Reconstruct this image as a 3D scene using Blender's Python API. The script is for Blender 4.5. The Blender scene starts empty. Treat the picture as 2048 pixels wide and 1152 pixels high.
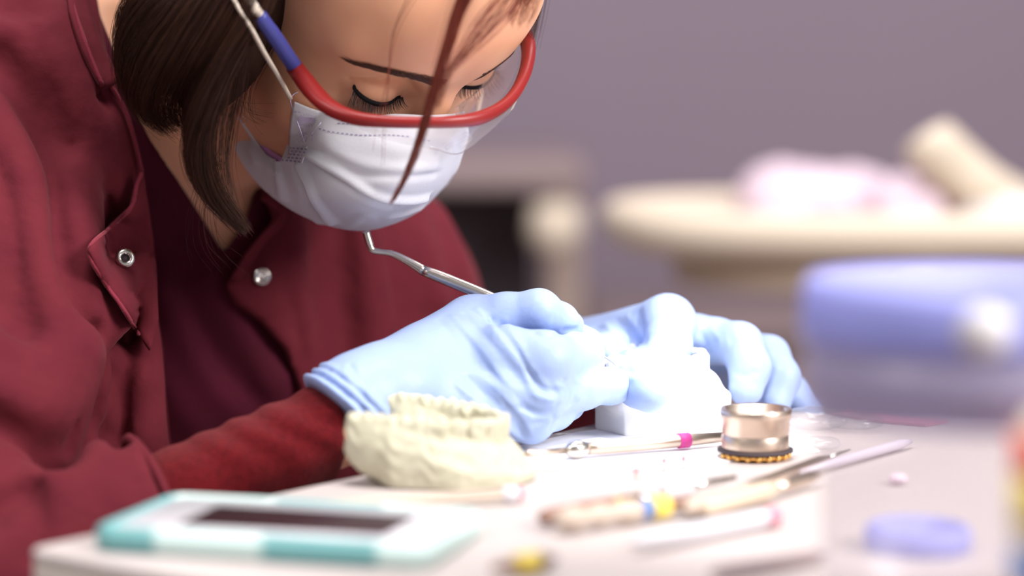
import bpy, bmesh, math, random
import numpy as np
from mathutils import Vector, Matrix
random.seed(7)
RNG = np.random.default_rng(11)
SC = bpy.context.scene

# ------------------------------------------------------------------ camera
FOC = 85.0
F = FOC / 36.0 * 2048.0
CAM = np.array([0.0, 0.0, 0.941])
PITCH = math.atan((576 - 100) / F)
FWD = np.array([0, math.cos(PITCH), -math.sin(PITCH)])
UPV = np.array([0, math.sin(PITCH), math.cos(PITCH)])
RGT = np.array([1.0, 0, 0])
TABLE_Z = 0.75
cam_data = bpy.data.cameras.new('camera')
cam = bpy.data.objects.new('camera', cam_data)
SC.collection.objects.link(cam)
cam.location = CAM
cam.rotation_euler = (math.pi / 2 - PITCH, 0, 0)
cam_data.lens = FOC
cam_data.sensor_width = 36.0
cam_data.clip_start = 0.05
cam_data.dof.use_dof = True
cam_data.dof.focus_distance = 1.185
cam_data.dof.aperture_fstop = 2.7
SC.camera = cam

# ------------------------------------------------------------------ light
SC.view_settings.view_transform = 'Standard'
SC.view_settings.look = 'None'
SC.view_settings.gamma = 1.0
SC.view_settings.use_curve_mapping = False
SC.view_settings.exposure = 0.0
world = bpy.data.worlds.new('world'); SC.world = world
world.use_nodes = True
wb = world.node_tree.nodes['Background']
wb.inputs[0].default_value = (1.0, 0.93, 0.92, 1)
wb.inputs[1].default_value = 0.30

def area_light(name, loc, target, size, power, color=(1, 1, 1), size_y=None):
    l = bpy.data.lights.new(name, 'AREA')
    l.energy = power; l.color = color; l.size = size
    if size_y:
        l.shape = 'RECTANGLE'; l.size_y = size_y
    o = bpy.data.objects.new(name, l); SC.collection.objects.link(o)
    o.location = loc
    o.rotation_euler = (Vector(target) - Vector(loc)).to_track_quat('-Z', 'Y').to_euler()
    return o

area_light('added_key_light', (1.35, 0.25, 1.75), (-0.1, 1.2, 0.95), 0.6, 50, (1.0, 0.97, 0.95), 0.8)  # added key light from the right, stands for no known source
area_light('ceiling_panel_light', (0.0, 0.75, 2.3), (-0.1, 1.25, 0.85), 0.5, 24, (1.0, 0.98, 0.97), 0.6)
area_light('ceiling_panel_light', (-1.4, 0.2, 2.2), (-0.2, 1.2, 0.85), 0.9, 16, (1.0, 0.95, 0.95), 0.5)
area_light('ceiling_panel_light', (0.5, 2.2, 2.7), (0.5, 3.4, 0.8), 1.4, 34, (1.0, 0.93, 0.92), 0.8)
spot = bpy.data.lights.new('task_lamp_light', 'SPOT')
spot.energy = 40; spot.color = (0.93, 0.97, 1.0); spot.spot_size = math.radians(12.5); spot.spot_blend = 0.9
spot.shadow_soft_size = 0.025
spo = bpy.data.objects.new('task_lamp_light', spot); SC.collection.objects.link(spo)
SPOT_LOC = Vector((0.40, 0.98, 1.38)); SPOT_TGT = Vector((0.070, 1.20, 0.785))
spo.location = SPOT_LOC
spo.rotation_euler = (SPOT_TGT - SPOT_LOC).to_track_quat('-Z', 'Y').to_euler()

# ------------------------------------------------------------------ picture <-> place
def P(px, py, d):
    x = (px - 1024.0) / F; y = -(py - 576.0) / F
    return CAM + d * (x * RGT + y * UPV + FWD)
def PP(*t):
    return np.array([P(*q) for q in t])
def proj(p):
    v = np.asarray(p) - CAM
    d = v @ FWD
    return np.stack([1024 + (v @ RGT) / d * F, 576 - (v @ UPV) / d * F, d], -1)
def onz(px, py, z=TABLE_Z):
    v = P(px, py, 1.0) - CAM
    return CAM + v * ((z - CAM[2]) / v[2])

# ------------------------------------------------------------------ signed distance modelling
def sd_cone(p, a, b, ra, rb):
    a = np.asarray(a, np.float32); b = np.asarray(b, np.float32)
    ab = b - a
    t = np.clip(((p - a) @ ab) / max(float(ab @ ab), 1e-12), 0, 1)
    q = p - a - t[:, None] * ab
    return np.sqrt((q * q).sum(1)) - (ra + (rb - ra) * t)
def sd_ell(p, c, r, R=None):
    q = p - np.asarray(c, np.float32)
    if R is not None:
        q = q @ np.asarray(R, np.float32).T      # rows of R are the axes
    r = np.asarray(r, np.float32)
    k0 = np.sqrt(((q / r) ** 2).sum(1)); k1 = np.sqrt(((q / (r * r)) ** 2).sum(1)) + 1e-9
    return k0 * (k0 - 1.0) / k1
def sd_box(p, c, h, R=None, rd=0.0):
    q = p - np.asarray(c, np.float32)
    if R is not None:
        q = q @ np.asarray(R, np.float32).T
    q = np.abs(q) - (np.asarray(h, np.float32) - rd)
    return np.sqrt((np.maximum(q, 0) ** 2).sum(1)) + np.minimum(q.max(1), 0) - rd
def sd_torus(p, c, n, R, r):
    n = np.asarray(n, np.float32); n = n / np.linalg.norm(n)
    q = p - np.asarray(c, np.float32)
    h = q @ n
    rad = np.sqrt(np.maximum((q * q).sum(1) - h * h, 0))
    return np.sqrt((rad - R) ** 2 + h * h) - r
def smin(a, b, k):
    h = np.maximum(k - np.abs(a - b), 0) / k
    return np.minimum(a, b) - h * h * k * 0.25
def smax(a, b, k):
    return -smin(-a, -b, k)
def chain(p, pts, rad, k=0.004):
    d = None
    for i in range(len(pts) - 1):
        e = sd_cone(p, pts[i], pts[i + 1], rad[i], rad[i + 1])
        d = e if d is None else smin(d, e, k)
    return d
def polydist(p, pts):
    best = None
    for i in range(len(pts) - 1):
        a = pts[i].astype(np.float32); ab = (pts[i + 1] - pts[i]).astype(np.float32)
        t = np.clip(((p - a) @ ab) / max(float(ab @ ab), 1e-12), 0, 1)
        q = p - a - t[:, None] * ab
        dd = (q * q).sum(1)
        best = dd if best is None else np.minimum(best, dd)
    return np.sqrt(best)
def hit(fn, px, py, d0=0.75, d1=1.9):
    """depth at which the line of sight meets the surface"""
    d = d0
    for _ in range(90):
        v = float(fn(P(px, py, d)[None].astype(np.float32))[0])
        if v < 0.0004: return d
        d += max(v * 0.8, 0.0003)
        if d > d1: return None
    return d
def hits(fn, pts, default=1.3, lift=0.0):
    out = []
    last = default
    for (x, y) in pts:
        d = hit(fn, x, y)
        if d is None: d = last
        last = d
        out.append(P(x, y, d - lift))
    return np.array(out)
class Folds:
    """ridges (amp > 0) and valleys (amp < 0) along lines lying on a surface"""
    def __init__(s, fn, pw=2.0, gain=1.0): s.fn = fn; s.items = []; s.pw = pw; s.gain = gain
    def add(s, pts, w, amp, smooth=3):
        q = hits(s.fn, dens(pts, smooth))
        s.items.append((q, w, amp, q.min(0) - 3 * w, q.max(0) + 3 * w))
        return s
    def __call__(s, p):
        d = s.fn(p)
        for q, w, amp, lo, hi in s.items:
            m = np.all((p > lo) & (p < hi), 1) & (np.abs(d) < 0.05)
            if m.any():
                x = polydist(p[m], q) / w
                d[m] -= s.gain * amp * np.exp(-x ** s.pw)
        return d
def dens(pts, n=4):
    """Catmull-Rom through the points"""
    pts = [np.asarray(q, float) for q in pts]
    if len(pts) < 3 or n < 2:
        return np.array(pts)
    out = []
    e = [2 * pts[0] - pts[1]] + pts + [2 * pts[-1] - pts[-2]]
    for i in range(1, len(e) - 2):
        for j in range(n):
            t = j / n
            out.append(0.5 * ((2 * e[i]) + (-e[i - 1] + e[i + 1]) * t + (2 * e[i - 1] - 5 * e[i] + 4 * e[i + 1] - e[i + 2]) * t * t
                              + (-e[i - 1] + 3 * e[i] - 3 * e[i + 1] + e[i + 2]) * t ** 3))
    out.append(pts[-1])
    return np.array(out)

def sample_grid(fn, lo, hi, h):
    B = 4
    lo = np.asarray(lo, float); hi = np.asarray(hi, float)
    nb = np.maximum(np.ceil((hi - lo) / (h * B)).astype(int), 1)
    ax = [lo[i] + (np.arange(nb[i]) + 0.5) * h * B - 0.5 * h for i in range(3)]
    G = np.stack(np.meshgrid(*ax, indexing='ij'), -1).reshape(-1, 3).astype(np.float32)
    cd = np.concatenate([fn(g) for g in np.array_split(G, max(1, len(G) // 400000))])
    near = np.abs(cd) < h * B * 1.9
    V = np.repeat(cd[:, None], B ** 3, 1).astype(np.float32)
    o = (np.arange(B) - (B - 1) / 2) * h
    off = np.stack(np.meshgrid(o, o, o, indexing='ij'), -1).reshape(-1, 3).astype(np.float32)
    idx = np.nonzero(near)[0]
    for c in np.array_split(idx, max(1, len(idx) // 6000)):
        if len(c):
            q = (G[c][:, None, :] + off[None]).reshape(-1, 3)
            V[c] = fn(q).reshape(len(c), -1)
    V = V.reshape(nb[0], nb[1], nb[2], B, B, B).transpose(0, 3, 1, 4, 2, 5).reshape(nb[0] * B, nb[1] * B, nb[2] * B)
    return V, lo

def surface_nets(V, lo, h):
    V = np.pad(V, 1, constant_values=1.0)
    lo = lo - h
    nx, ny, nz = V.shape
    cs = (slice(0, -1), slice(1, None))
    inside = V < 0
    cnt = np.zeros((nx - 1, ny - 1, nz - 1), np.int16)
    for a in (0, 1):
        for b in (0, 1):
            for c in (0, 1):
                cnt += inside[cs[a], cs[b], cs[c]]
    act = (cnt > 0) & (cnt < 8)
    ii = np.argwhere(act)
    index = np.full(act.shape, -1, np.int64); index[act] = np.arange(len(ii))
    acc = np.zeros((len(ii), 3)); n = np.zeros(len(ii))
    C = [(a, b, c) for a in (0, 1) for b in (0, 1) for c in (0, 1)]
    for u in C:
        for w in C:
            if sum(abs(u[k] - w[k]) for k in range(3)) == 1 and u < w:
                va = V[ii[:, 0] + u[0], ii[:, 1] + u[1], ii[:, 2] + u[2]]
                vb = V[ii[:, 0] + w[0], ii[:, 1] + w[1], ii[:, 2] + w[2]]
                m = (va < 0) != (vb < 0)
                t = np.where(m, va / np.where(m, va - vb, 1), 0)
                pos = np.array(u)[None] + t[:, None] * (np.array(w) - np.array(u))[None]
                acc += pos * m[:, None]; n += m
    verts = (ii + acc / n[:, None]) * h + lo
    faces = []
    for axis in range(3):
        o = [1, 1, 1]; o[axis] = 0
        A = inside[:-1, 1:-1, 1:-1] if axis == 0 else inside[1:-1, :-1, 1:-1] if axis == 1 else inside[1:-1, 1:-1, :-1]
        Bv = inside[1:, 1:-1, 1:-1] if axis == 0 else inside[1:-1, 1:, 1:-1] if axis == 1 else inside[1:-1, 1:-1, 1:]
        e = np.argwhere(A != Bv)
        flip = A[e[:, 0], e[:, 1], e[:, 2]]
        b = e.copy()
        for k in range(3):
            if k != axis: b[:, k] += 1
        u, w = [(1, 2), (2, 0), (0, 1)][axis]
        def at(du, dw):
            q = b.copy(); q[:, u] -= du; q[:, w] -= dw
            return index[q[:, 0], q[:, 1], q[:, 2]]
        f = np.stack([at(1, 1), at(0, 1), at(0, 0), at(1, 0)], 1)
        f[~flip] = f[~flip][:, ::-1]
        faces.append(f)
    return verts, np.concatenate(faces)

# ------------------------------------------------------------------ objects
def tag(o, label=None, cat=None, group=None, kind=None):
    if label: o['label'] = label
    if cat: o['category'] = cat
    if group: o['group'] = group
    if kind: o['kind'] = kind
    return o
def thing(name, label, cat, loc, group=None):
    o = bpy.data.objects.new(name, None)
    SC.collection.objects.link(o)
    o.location = Vector(loc)
    o.empty_display_size = 0.02
    return tag(o, label, cat, group)
def raw(name, verts, faces, mat, parent=None, smooth=True, label=None):
    """verts are world coordinates; the object's origin stays with its parent"""
    me = bpy.data.meshes.new(name)
    base = np.zeros(3)
    q = parent
    while q is not None:
        base = base + np.array(q.location); q = q.parent
    v = np.asarray(verts, float)
    own = np.zeros(3)
    if parent is None:
        own = np.array([(v[:, 0].min() + v[:, 0].max()) / 2, (v[:, 1].min() + v[:, 1].max()) / 2, v[:, 2].min()])
        base = own
    v = v - base
    if isinstance(faces, np.ndarray) and faces.ndim == 2:
        nf, k = faces.shape
        me.vertices.add(len(v)); me.vertices.foreach_set('co', v.astype(np.float32).ravel())
        me.loops.add(nf * k); me.loops.foreach_set('vertex_index', faces.astype(np.int32).ravel())
        me.polygons.add(nf); me.polygons.foreach_set('loop_start', np.arange(0, nf * k, k, dtype=np.int32))
        me.update(calc_edges=True)
    else:
        me.from_pydata([tuple(q) for q in v], [], [tuple(int(i) for i in f) for f in faces])
        me.update()
    if smooth:
        me.polygons.foreach_set('use_smooth', np.ones(len(me.polygons), bool))
    if mat: me.materials.append(mat)
    o = bpy.data.objects.new(name, me)
    SC.collection.objects.link(o)
    o.location = Vector(own)
    if parent is not None: o.parent = parent
    if label: o['label'] = label
    return o
def from_sdf(name, fn, lo, hi, h, mat, parent=None, label=None):
    V, l = sample_grid(fn, lo, hi, h)
    v, f = surface_nets(V, l, h)
    return raw(name, v, f, mat, parent, True, label)

class MB:
    def __init__(s): s.v = []; s.f = []
    def add(s, v, f):
        n = len(s.v); s.v += [np.asarray(q, float) for q in v]; s.f += [tuple(i + n for i in q) for q in f]; return s
    def build(s, name, mat, parent=None, smooth=True, label=None, bevel=0.0):
        o = raw(name, np.array(s.v), s.f, mat, parent, smooth, label)
        if bevel:
            m = o.modifiers.new('bevel', 'BEVEL'); m.width = bevel; m.segments = 3; m.limit_method = 'ANGLE'; m.angle_limit = math.radians(35)
            n = o.modifiers.new('wn', 'WEIGHTED_NORMAL')
        return o
    def tube(s, pts, rad, n=12, cap=True, flat=1.0, up=None):
        pts = [np.asarray(q, float) for q in pts]
        if not hasattr(rad, '__len__'): rad = [rad] * len(pts)
        rings = []
        ref = np.array(up if up is not None else [0.13, 0.2, 0.97])
        for i, c in enumerate(pts):
            t = pts[min(i + 1, len(pts) - 1)] - pts[max(i - 1, 0)]
            t = t / (np.linalg.norm(t) + 1e-12)
            a = np.cross(t, ref)
            if np.linalg.norm(a) < 1e-3: a = np.cross(t, [1, 0, 0])
            a /= np.linalg.norm(a); b = np.cross(a, t)
            rings.append([c + rad[i] * (math.cos(w) * a + math.sin(w) * b * flat) for w in np.linspace(0, 2 * math.pi, n, endpoint=False)])
        v = [q for r in rings for q in r]
        f = []
        for i in range(len(pts) - 1):
            for j in range(n):
                f.append((i * n + j, i * n + (j + 1) % n, (i + 1) * n + (j + 1) % n, (i + 1) * n + j))
        if cap:
            f.append(tuple(range(n - 1, -1, -1))); f.append(tuple((len(pts) - 1) * n + j for j in range(n)))
        return s.add(v, f)
    def lathe(s, c, prof, n=32, axis=(0, 0, 1)):
        """prof: (radius, height) pairs from one end to the other"""
        ax = np.array(axis, float); ax /= np.linalg.norm(ax)
        a = np.cross(ax, [0, 1, 0.02]); a /= np.linalg.norm(a); b = np.cross(ax, a)
        v = []; f = []
        for (r, z) in prof:
            for w in np.linspace(0, 2 * math.pi, n, endpoint=False):
                v.append(np.asarray(c) + ax * z + max(r, 1e-5) * (math.cos(w) * a + math.sin(w) * b))
        for i in range(len(prof) - 1):
            for j in range(n):
                f.append((i * n + j, i * n + (j + 1) % n, (i + 1) * n + (j + 1) % n, (i + 1) * n + j))
        if prof[0][0] > 1e-4: f.append(tuple(range(n - 1, -1, -1)))
        if prof[-1][0] > 1e-4: f.append(tuple((len(prof) - 1) * n + j for j in range(n)))
        return s.add(v, f)
    def box(s, c, h, R=None):
        R = np.eye(3) if R is None else np.asarray(R)
        v = [np.asarray(c) + (np.array([x, y, z]) * h) @ R for x in (-1, 1) for y in (-1, 1) for z in (-1, 1)]
        return s.add(v, [(0, 1, 3, 2), (4, 6, 7, 5), (0, 4, 5, 1), (2, 3, 7, 6), (0, 2, 6, 4), (1, 5, 7, 3)])
    def prism(s, poly, z0, z1):
        n = len(poly)
        v = [(x, y, z0) for x, y in poly] + [(x, y, z1) for x, y in poly]
        f = [tuple(range(n - 1, -1, -1)), tuple(range(n, 2 * n))] + [(i, (i + 1) % n, n + (i + 1) % n, n + i) for i in range(n)]
        return s.add(v, f)
def rotz(a):
    c, s = math.cos(a), math.sin(a)
    return np.array([[c, s, 0], [-s, c, 0], [0, 0, 1]])
def grid_surface(name, rows, mat, parent=None, nu=6, nv=6, thick=0.0, disp=None, label=None):
    """smooth sheet through rows of points"""
    rows = [dens(r, nu) for r in rows]
    cols = [dens([r[j] for r in rows], nv) for j in range(len(rows[0]))]
    A = np.array(cols).transpose(1, 0, 2)           # rows x cols x 3
    if disp is not None: A = disp(A)
    m, n, _ = A.shape
    idx = np.arange(m * n).reshape(m, n)
    f = np.stack([idx[:-1, :-1], idx[1:, :-1], idx[1:, 1:], idx[:-1, 1:]], -1).reshape(-1, 4)
    o = raw(name, A.reshape(-1, 3), f, mat, parent, True, label)
    if thick:
        md = o.modifiers.new('thick', 'SOLIDIFY'); md.thickness = thick; md.offset = 0
    return o, A

# ------------------------------------------------------------------ materials
def mat(name, col, rough=0.5, metal=0.0, spec=0.5, sss=0.0, sssr=(1, .35, .2), sss_scale=0.005, bump=None, var=None, sheen=0.0,
        trans=0.0, ior=1.45, alpha=1.0, coat=0.0, translucent=0.0):
    m = bpy.data.materials.new(name); m.use_nodes = True
    nt = m.node_tree; b = nt.nodes['Principled BSDF']
    b.inputs['Base Color'].default_value = (*col, 1)
    b.inputs['Roughness'].default_value = rough
    b.inputs['Metallic'].default_value = metal
    b.inputs['Specular IOR Level'].default_value = spec
    b.inputs['IOR'].default_value = ior
    if sss:
        b.inputs['Subsurface Weight'].default_value = sss
        b.inputs['Subsurface Radius'].default_value = sssr
        b.inputs['Subsurface Scale'].default_value = sss_scale
    if sheen:
        b.inputs['Sheen Weight'].default_value = sheen
        b.inputs['Sheen Tint'].default_value = (min(1, col[0] * 2 + .3), col[1] + .25, col[2] + .25, 1)
        b.inputs['Sheen Roughness'].default_value = 0.5
    if trans: b.inputs['Transmission Weight'].default_value = trans
    if alpha < 1: b.inputs['Alpha'].default_value = alpha
    if coat: b.inputs['Coat Weight'].default_value = coat
    tc = nt.nodes.new('ShaderNodeTexCoord')
    if bump:
        prev = None
        for (scale, strength, dist) in bump:
            n = nt.nodes.new('ShaderNodeTexNoise'); n.inputs['Scale'].default_value = scale
            n.inputs['Detail'].default_value = 3
            nt.links.new(tc.outputs['Object'], n.inputs['Vector'])
            bp = nt.nodes.new('ShaderNodeBump'); bp.inputs['Strength'].default_value = strength; bp.inputs['Distance'].default_value = dist
            nt.links.new(n.outputs['Fac'], bp.inputs['Height'])
            if prev: nt.links.new(prev.outputs['Normal'], bp.inputs['Normal'])
            prev = bp
        nt.links.new(prev.outputs['Normal'], b.inputs['Normal'])
    if var:
        scale, c2, lo, hi = var
        n = nt.nodes.new('ShaderNodeTexNoise'); n.inputs['Scale'].default_value = scale; n.inputs['Detail'].default_value = 4
        nt.links.new(tc.outputs['Object'], n.inputs['Vector'])
        r = nt.nodes.new('ShaderNodeMapRange'); r.inputs['From Min'].default_value = lo; r.inputs['From Max'].default_value = hi
        nt.links.new(n.outputs['Fac'], r.inputs['Value'])
        mx = nt.nodes.new('ShaderNodeMix'); mx.data_type = 'RGBA'
        mx.inputs[6].default_value = (*col, 1); mx.inputs[7].default_value = (*c2, 1)
        nt.links.new(r.outputs['Result'], mx.inputs[0])
        nt.links.new(mx.outputs[2], b.inputs['Base Color'])
    if translucent:
        out = nt.nodes['Material Output']
        tr = nt.nodes.new('ShaderNodeBsdfTranslucent'); tr.inputs['Color'].default_value = (*col, 1)
        ms = nt.nodes.new('ShaderNodeMixShader'); ms.inputs[0].default_value = translucent
        nt.links.new(b.outputs[0], ms.inputs[1]); nt.links.new(tr.outputs[0], ms.inputs[2])
        nt.links.new(ms.outputs[0], out.inputs['Surface'])
    return m
def clear_mat(name, tint=(1, 1, 1), haze=0.0, hazecol=(0.9, 0.9, 1), rough=0.05, gloss=0.12):
    """clear moulded plastic: mostly see-through, a little milky, with a sheen at grazing angles"""
    m = bpy.data.materials.new(name); m.use_nodes = True
    nt = m.node_tree; nt.nodes.remove(nt.nodes['Principled BSDF'])
    out = nt.nodes['Material Output']
    tr = nt.nodes.new('ShaderNodeBsdfTransparent'); tr.inputs[0].default_value = (*tint, 1)
    gl = nt.nodes.new('ShaderNodeBsdfGlossy'); gl.inputs['Roughness'].default_value = rough
    lw = nt.nodes.new('ShaderNodeLayerWeight'); lw.inputs[0].default_value = 0.5
    pw = nt.nodes.new('ShaderNodeMath'); pw.operation = 'POWER'; pw.inputs[1].default_value = 4.0
    nt.links.new(lw.outputs['Facing'], pw.inputs[0])
    ml = nt.nodes.new('ShaderNodeMath'); ml.operation = 'MULTIPLY_ADD'; ml.inputs[1].default_value = gloss; ml.inputs[2].default_value = 0.03
    nt.links.new(pw.outputs[0], ml.inputs[0])
    di = nt.nodes.new('ShaderNodeBsdfDiffuse'); di.inputs[0].default_value = (*hazecol, 1)
    tl = nt.nodes.new('ShaderNodeBsdfTranslucent'); tl.inputs[0].default_value = (*hazecol, 1)
    h = nt.nodes.new('ShaderNodeMixShader'); h.inputs[0].default_value = 0.5
    nt.links.new(di.outputs[0], h.inputs[1]); nt.links.new(tl.outputs[0], h.inputs[2])
    m1 = nt.nodes.new('ShaderNodeMixShader'); m1.inputs[0].default_value = haze
    nt.links.new(tr.outputs[0], m1.inputs[1]); nt.links.new(h.outputs[0], m1.inputs[2])
    m2 = nt.nodes.new('ShaderNodeMixShader')
    nt.links.new(ml.outputs[0], m2.inputs[0]); nt.links.new(m1.outputs[0], m2.inputs[1]); nt.links.new(gl.outputs[0], m2.inputs[2])
    nt.links.new(m2.outputs[0], out.inputs['Surface'])
    return m

M = {}
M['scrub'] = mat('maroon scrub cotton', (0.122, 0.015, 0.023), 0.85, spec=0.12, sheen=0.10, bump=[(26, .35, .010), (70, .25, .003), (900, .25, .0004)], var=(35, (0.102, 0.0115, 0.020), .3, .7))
M['scrub_shaded'] = mat('scrub cotton with painted shade', (0.075, 0.007, 0.020), 0.85, spec=0.12, sheen=0.08, bump=[(900, .25, .0004), (60, .12, .002)], var=(35, (0.060, 0.006, 0.016), .3, .7))  # inner top coloured darker than the jacket to imitate shade on the chest
M['stitch'] = mat('maroon stitched hem', (0.19, 0.022, 0.04), 0.85, spec=0.15, sheen=0.4, bump=[(700, .5, .0006)])
M['knit'] = mat('red knit', (0.125, 0.006, 0.009), 0.95, spec=0.08, sheen=0.35, bump=[(1300, .9, .0012), (260, .4, .001)], var=(300, (0.090, 0.004, 0.007), .35, .65))
M['glove'] = mat('light blue nitrile', (0.33, 0.43, 0.70), 0.45, spec=0.35, sss=0.25, sssr=(.5, .7, 1), sss_scale=0.004, bump=[(320, .12, .0012), (110, .16, .002), (45, .14, .003)])
M['skin'] = mat('skin', (0.80, 0.43, 0.265), 0.45, spec=0.35, sss=0.35, sssr=(1, .3, .15), sss_scale=0.005, bump=[(1200, .10, .0004), (300, .05, .0008)], var=(28, (0.73, 0.36, 0.22), .35, .7))
M['hair'] = mat('dark brown hair', (0.022, 0.009, 0.006), 0.75, spec=0.1)
M['hairred'] = mat('auburn hair', (0.20, 0.035, 0.022), 0.35, spec=0.5)
M['brow'] = mat('brown brow hair', (0.09, 0.035, 0.022), 0.6)
M['lash'] = mat('black lashes', (0.008, 0.007, 0.010), 0.4)
M['liner'] = mat('black eyeliner', (0.012, 0.010, 0.012), 0.8, spec=0.1)
M['mask'] = mat('white mask fabric', (0.80, 0.80, 0.86), 0.8, spec=0.2, bump=[(700, .25, .0005)], translucent=0.22)
M['lilac'] = mat('lilac mask lining', (0.62, 0.32, 0.62), 0.8, spec=0.2, bump=[(500, .3, .0006)])
M['ink'] = mat('grey lilac print', (0.33, 0.30, 0.46), 0.8)
M['inkl'] = mat('pale lilac print', (0.60, 0.50, 0.72), 0.8)
M['loop'] = mat('cream elastic', (0.62, 0.53, 0.44), 0.8, bump=[(900, .4, .0005)])
M['red'] = mat('red rubber', (0.26, 0.016, 0.016), 0.36, spec=0.45)
M['blue'] = mat('navy blue plastic', (0.045, 0.050, 0.23), 0.4, spec=0.4)
M['lens'] = clear_mat('clear lens', (1, 1, 1), 0.13, (.94, .93, 1), rough=0.06, gloss=0.6)  # milky haze raised to stand in for bright reflections on the lens
M['steel'] = mat('polished steel', (0.72, 0.68, 0.64), 0.22, 1.0)
M['warmsteel'] = mat('warm brushed steel', (0.72, 0.60, 0.50), 0.34, 1.0, var=(60, (0.62, 0.50, 0.42), .3, .7))
M['brass'] = mat('gold', (0.95, 0.55, 0.16), 0.3, 1.0)
M['pink'] = mat('magenta band', (0.62, 0.06, 0.30), 0.5)
M['plaster'] = mat('white plaster', (0.86, 0.86, 0.86), 0.75, spec=0.2, bump=[(220, .25, .001)])
M['stone'] = mat('pale yellow green stone', (0.58, 0.555, 0.43), 0.8, spec=0.2, bump=[(150, .35, .0015)], var=(60, (0.52, 0.50, 0.37), .3, .7))
M['table'] = mat('white laminate', (0.535, 0.475, 0.462), 0.5, spec=0.3)
M['tedge'] = mat('cream laminate edge', (0.70, 0.64, 0.58), 0.6, spec=0.3)
M['paper'] = mat('white paper', (0.88, 0.87, 0.90), 0.7, spec=0.2)
M['panel'] = mat('brownish beige panel', (0.40, 0.31, 0.27), 0.7)
M['lilacfilm'] = clear_mat('lilac tinted film', (0.93, 0.92, 0.99), 0.42, (0.70, 0.66, 0.88), 0.3, 0.05)
M['teal'] = mat('teal phone case', (0.20, 0.46, 0.47), 0.45, spec=0.4)
M['mint'] = mat('pale mint phone case', (0.60, 0.78, 0.76), 0.45, spec=0.4)
M['screen'] = mat('black glass', (0.035, 0.012, 0.016), 0.45, spec=0.25)
M['wall'] = mat('mauve grey wall', (0.29, 0.235, 0.295), 0.9, spec=0.1, var=(1.2, (0.275, 0.222, 0.28), .35, .65))
M['floor'] = mat('grey floor', (0.30, 0.24, 0.24), 0.7)
M['cream'] = mat('cream equipment plastic', (0.72, 0.62, 0.50), 0.5)
M['beige'] = mat('beige moulded plastic', (0.62, 0.50, 0.38), 0.5)
M['taupe'] = mat('taupe laminate', (0.30, 0.225, 0.23), 0.7)
M['dark'] = mat('dark grey plastic', (0.055, 0.040, 0.048), 0.7)
M['pinkcloth'] = mat('pale pink wrap', (0.78, 0.62, 0.72), 0.8)
M['lid'] = mat('periwinkle plastic lid', (0.47, 0.49, 0.93), 0.4, spec=0.4, translucent=0.35)
M['lilacp'] = mat('pale lilac plastic', (0.60, 0.54, 0.62), 0.5)
M['tub'] = clear_mat('milky clear plastic', (0.985, 0.98, 0.99), 0.09, (0.96, 0.92, 0.93), 0.25, 0.05)
M['white'] = mat('white plastic', (0.70, 0.68, 0.72), 0.4)
M['ptile'] = mat('orange red label', (0.90, 0.13, 0.06), 0.5)
M['yel'] = mat('yellow plastic', (0.85, 0.66, 0.12), 0.5)
M['bl'] = mat('mid blue plastic', (0.10, 0.22, 0.55), 0.5)
M['pale'] = mat('pale beige plastic', (0.56, 0.46, 0.38), 0.5)
M['brown'] = mat('brown wooden handle', (0.30, 0.17, 0.13), 0.5)
M['pinkp'] = mat('rose pink plastic', (0.70, 0.25, 0.32), 0.5)

# ================================================================== the place
def struct(o): o['kind'] = 'structure'; return o
m = MB(); m.box((0.0, 1.6, -0.02), (5.0, 3.6, 0.02)); struct(m.build('floor', M['floor'], smooth=False))
m = MB(); m.box((0.0, 4.1, 1.4), (5.0, 0.05, 1.4)); struct(m.build('wall_back', M['wall'], smooth=False))
m = MB(); m.box((0.0, 4.035, 0.06), (5.0, 0.015, 0.06)); struct(m.build('baseboard_back', M['taupe'], smooth=False, bevel=0.004))

# work table: corner near the camera, sitter's side running away to the right
def xy(p): return (float(p[0]), float(p[1]))
A_ = onz(47, 1098); Bm = onz(690, 957)
dirB = (Bm - A_) / np.linalg.norm(Bm - A_)
C_ = onz(1676, 826); D_ = onz(1987, 834)
far = (D_ - C_) / np.linalg.norm(D_ - C_)
t_ = np.linalg.solve(np.array([[dirB[0], -far[0]], [dirB[1], -far[1]]]), (C_ - A_)[:2])
B_ = A_ + dirB * t_[0]
nd = np.array([dirB[1], -dirB[0], 0])            # along the near edge
E_ = A_ + nd * 0.85; G_ = B_ + far * 0.85
tab = thing('work_table', 'white laminate work table with cream edge and rounded corner under the phone and tools', 'table', ((A_[0] + G_[0]) / 2, (A_[1] + G_[1]) / 2, 0))
corner = []
def rc_(p, d1, d2, r, n=6):
    """rounded corner between directions d1 (arriving, pointing away) and d2"""
    out = []
    a = p + d1 * r; b = p + d2 * r
    for i in range(n + 1):
        t = i / n
        out.append(((1 - t) ** 2) * a + 2 * t * (1 - t) * p + t * t * b)
    return out
poly = rc_(A_, nd, dirB, 0.010) + rc_(B_, -dirB, far, 0.02) + [G_, E_]
poly = [xy(q) for q in poly][::-1]
m = MB(); m.prism(poly, TABLE_Z - 0.004, TABLE_Z); m.build('tabletop', M['table'], tab, smooth=False, bevel=0.0015)
cx_ = np.mean([q[0] for q in poly]); cy_ = np.mean([q[1] for q in poly])
m = MB(); m.prism([(cx_ + (x - cx_) * 0.999, cy_ + (y - cy_) * 0.999) for x, y in poly], TABLE_Z - 0.032, TABLE_Z - 0.0042); m.build('table_edge', M['tedge'], tab, smooth=False, bevel=0.002)
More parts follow.
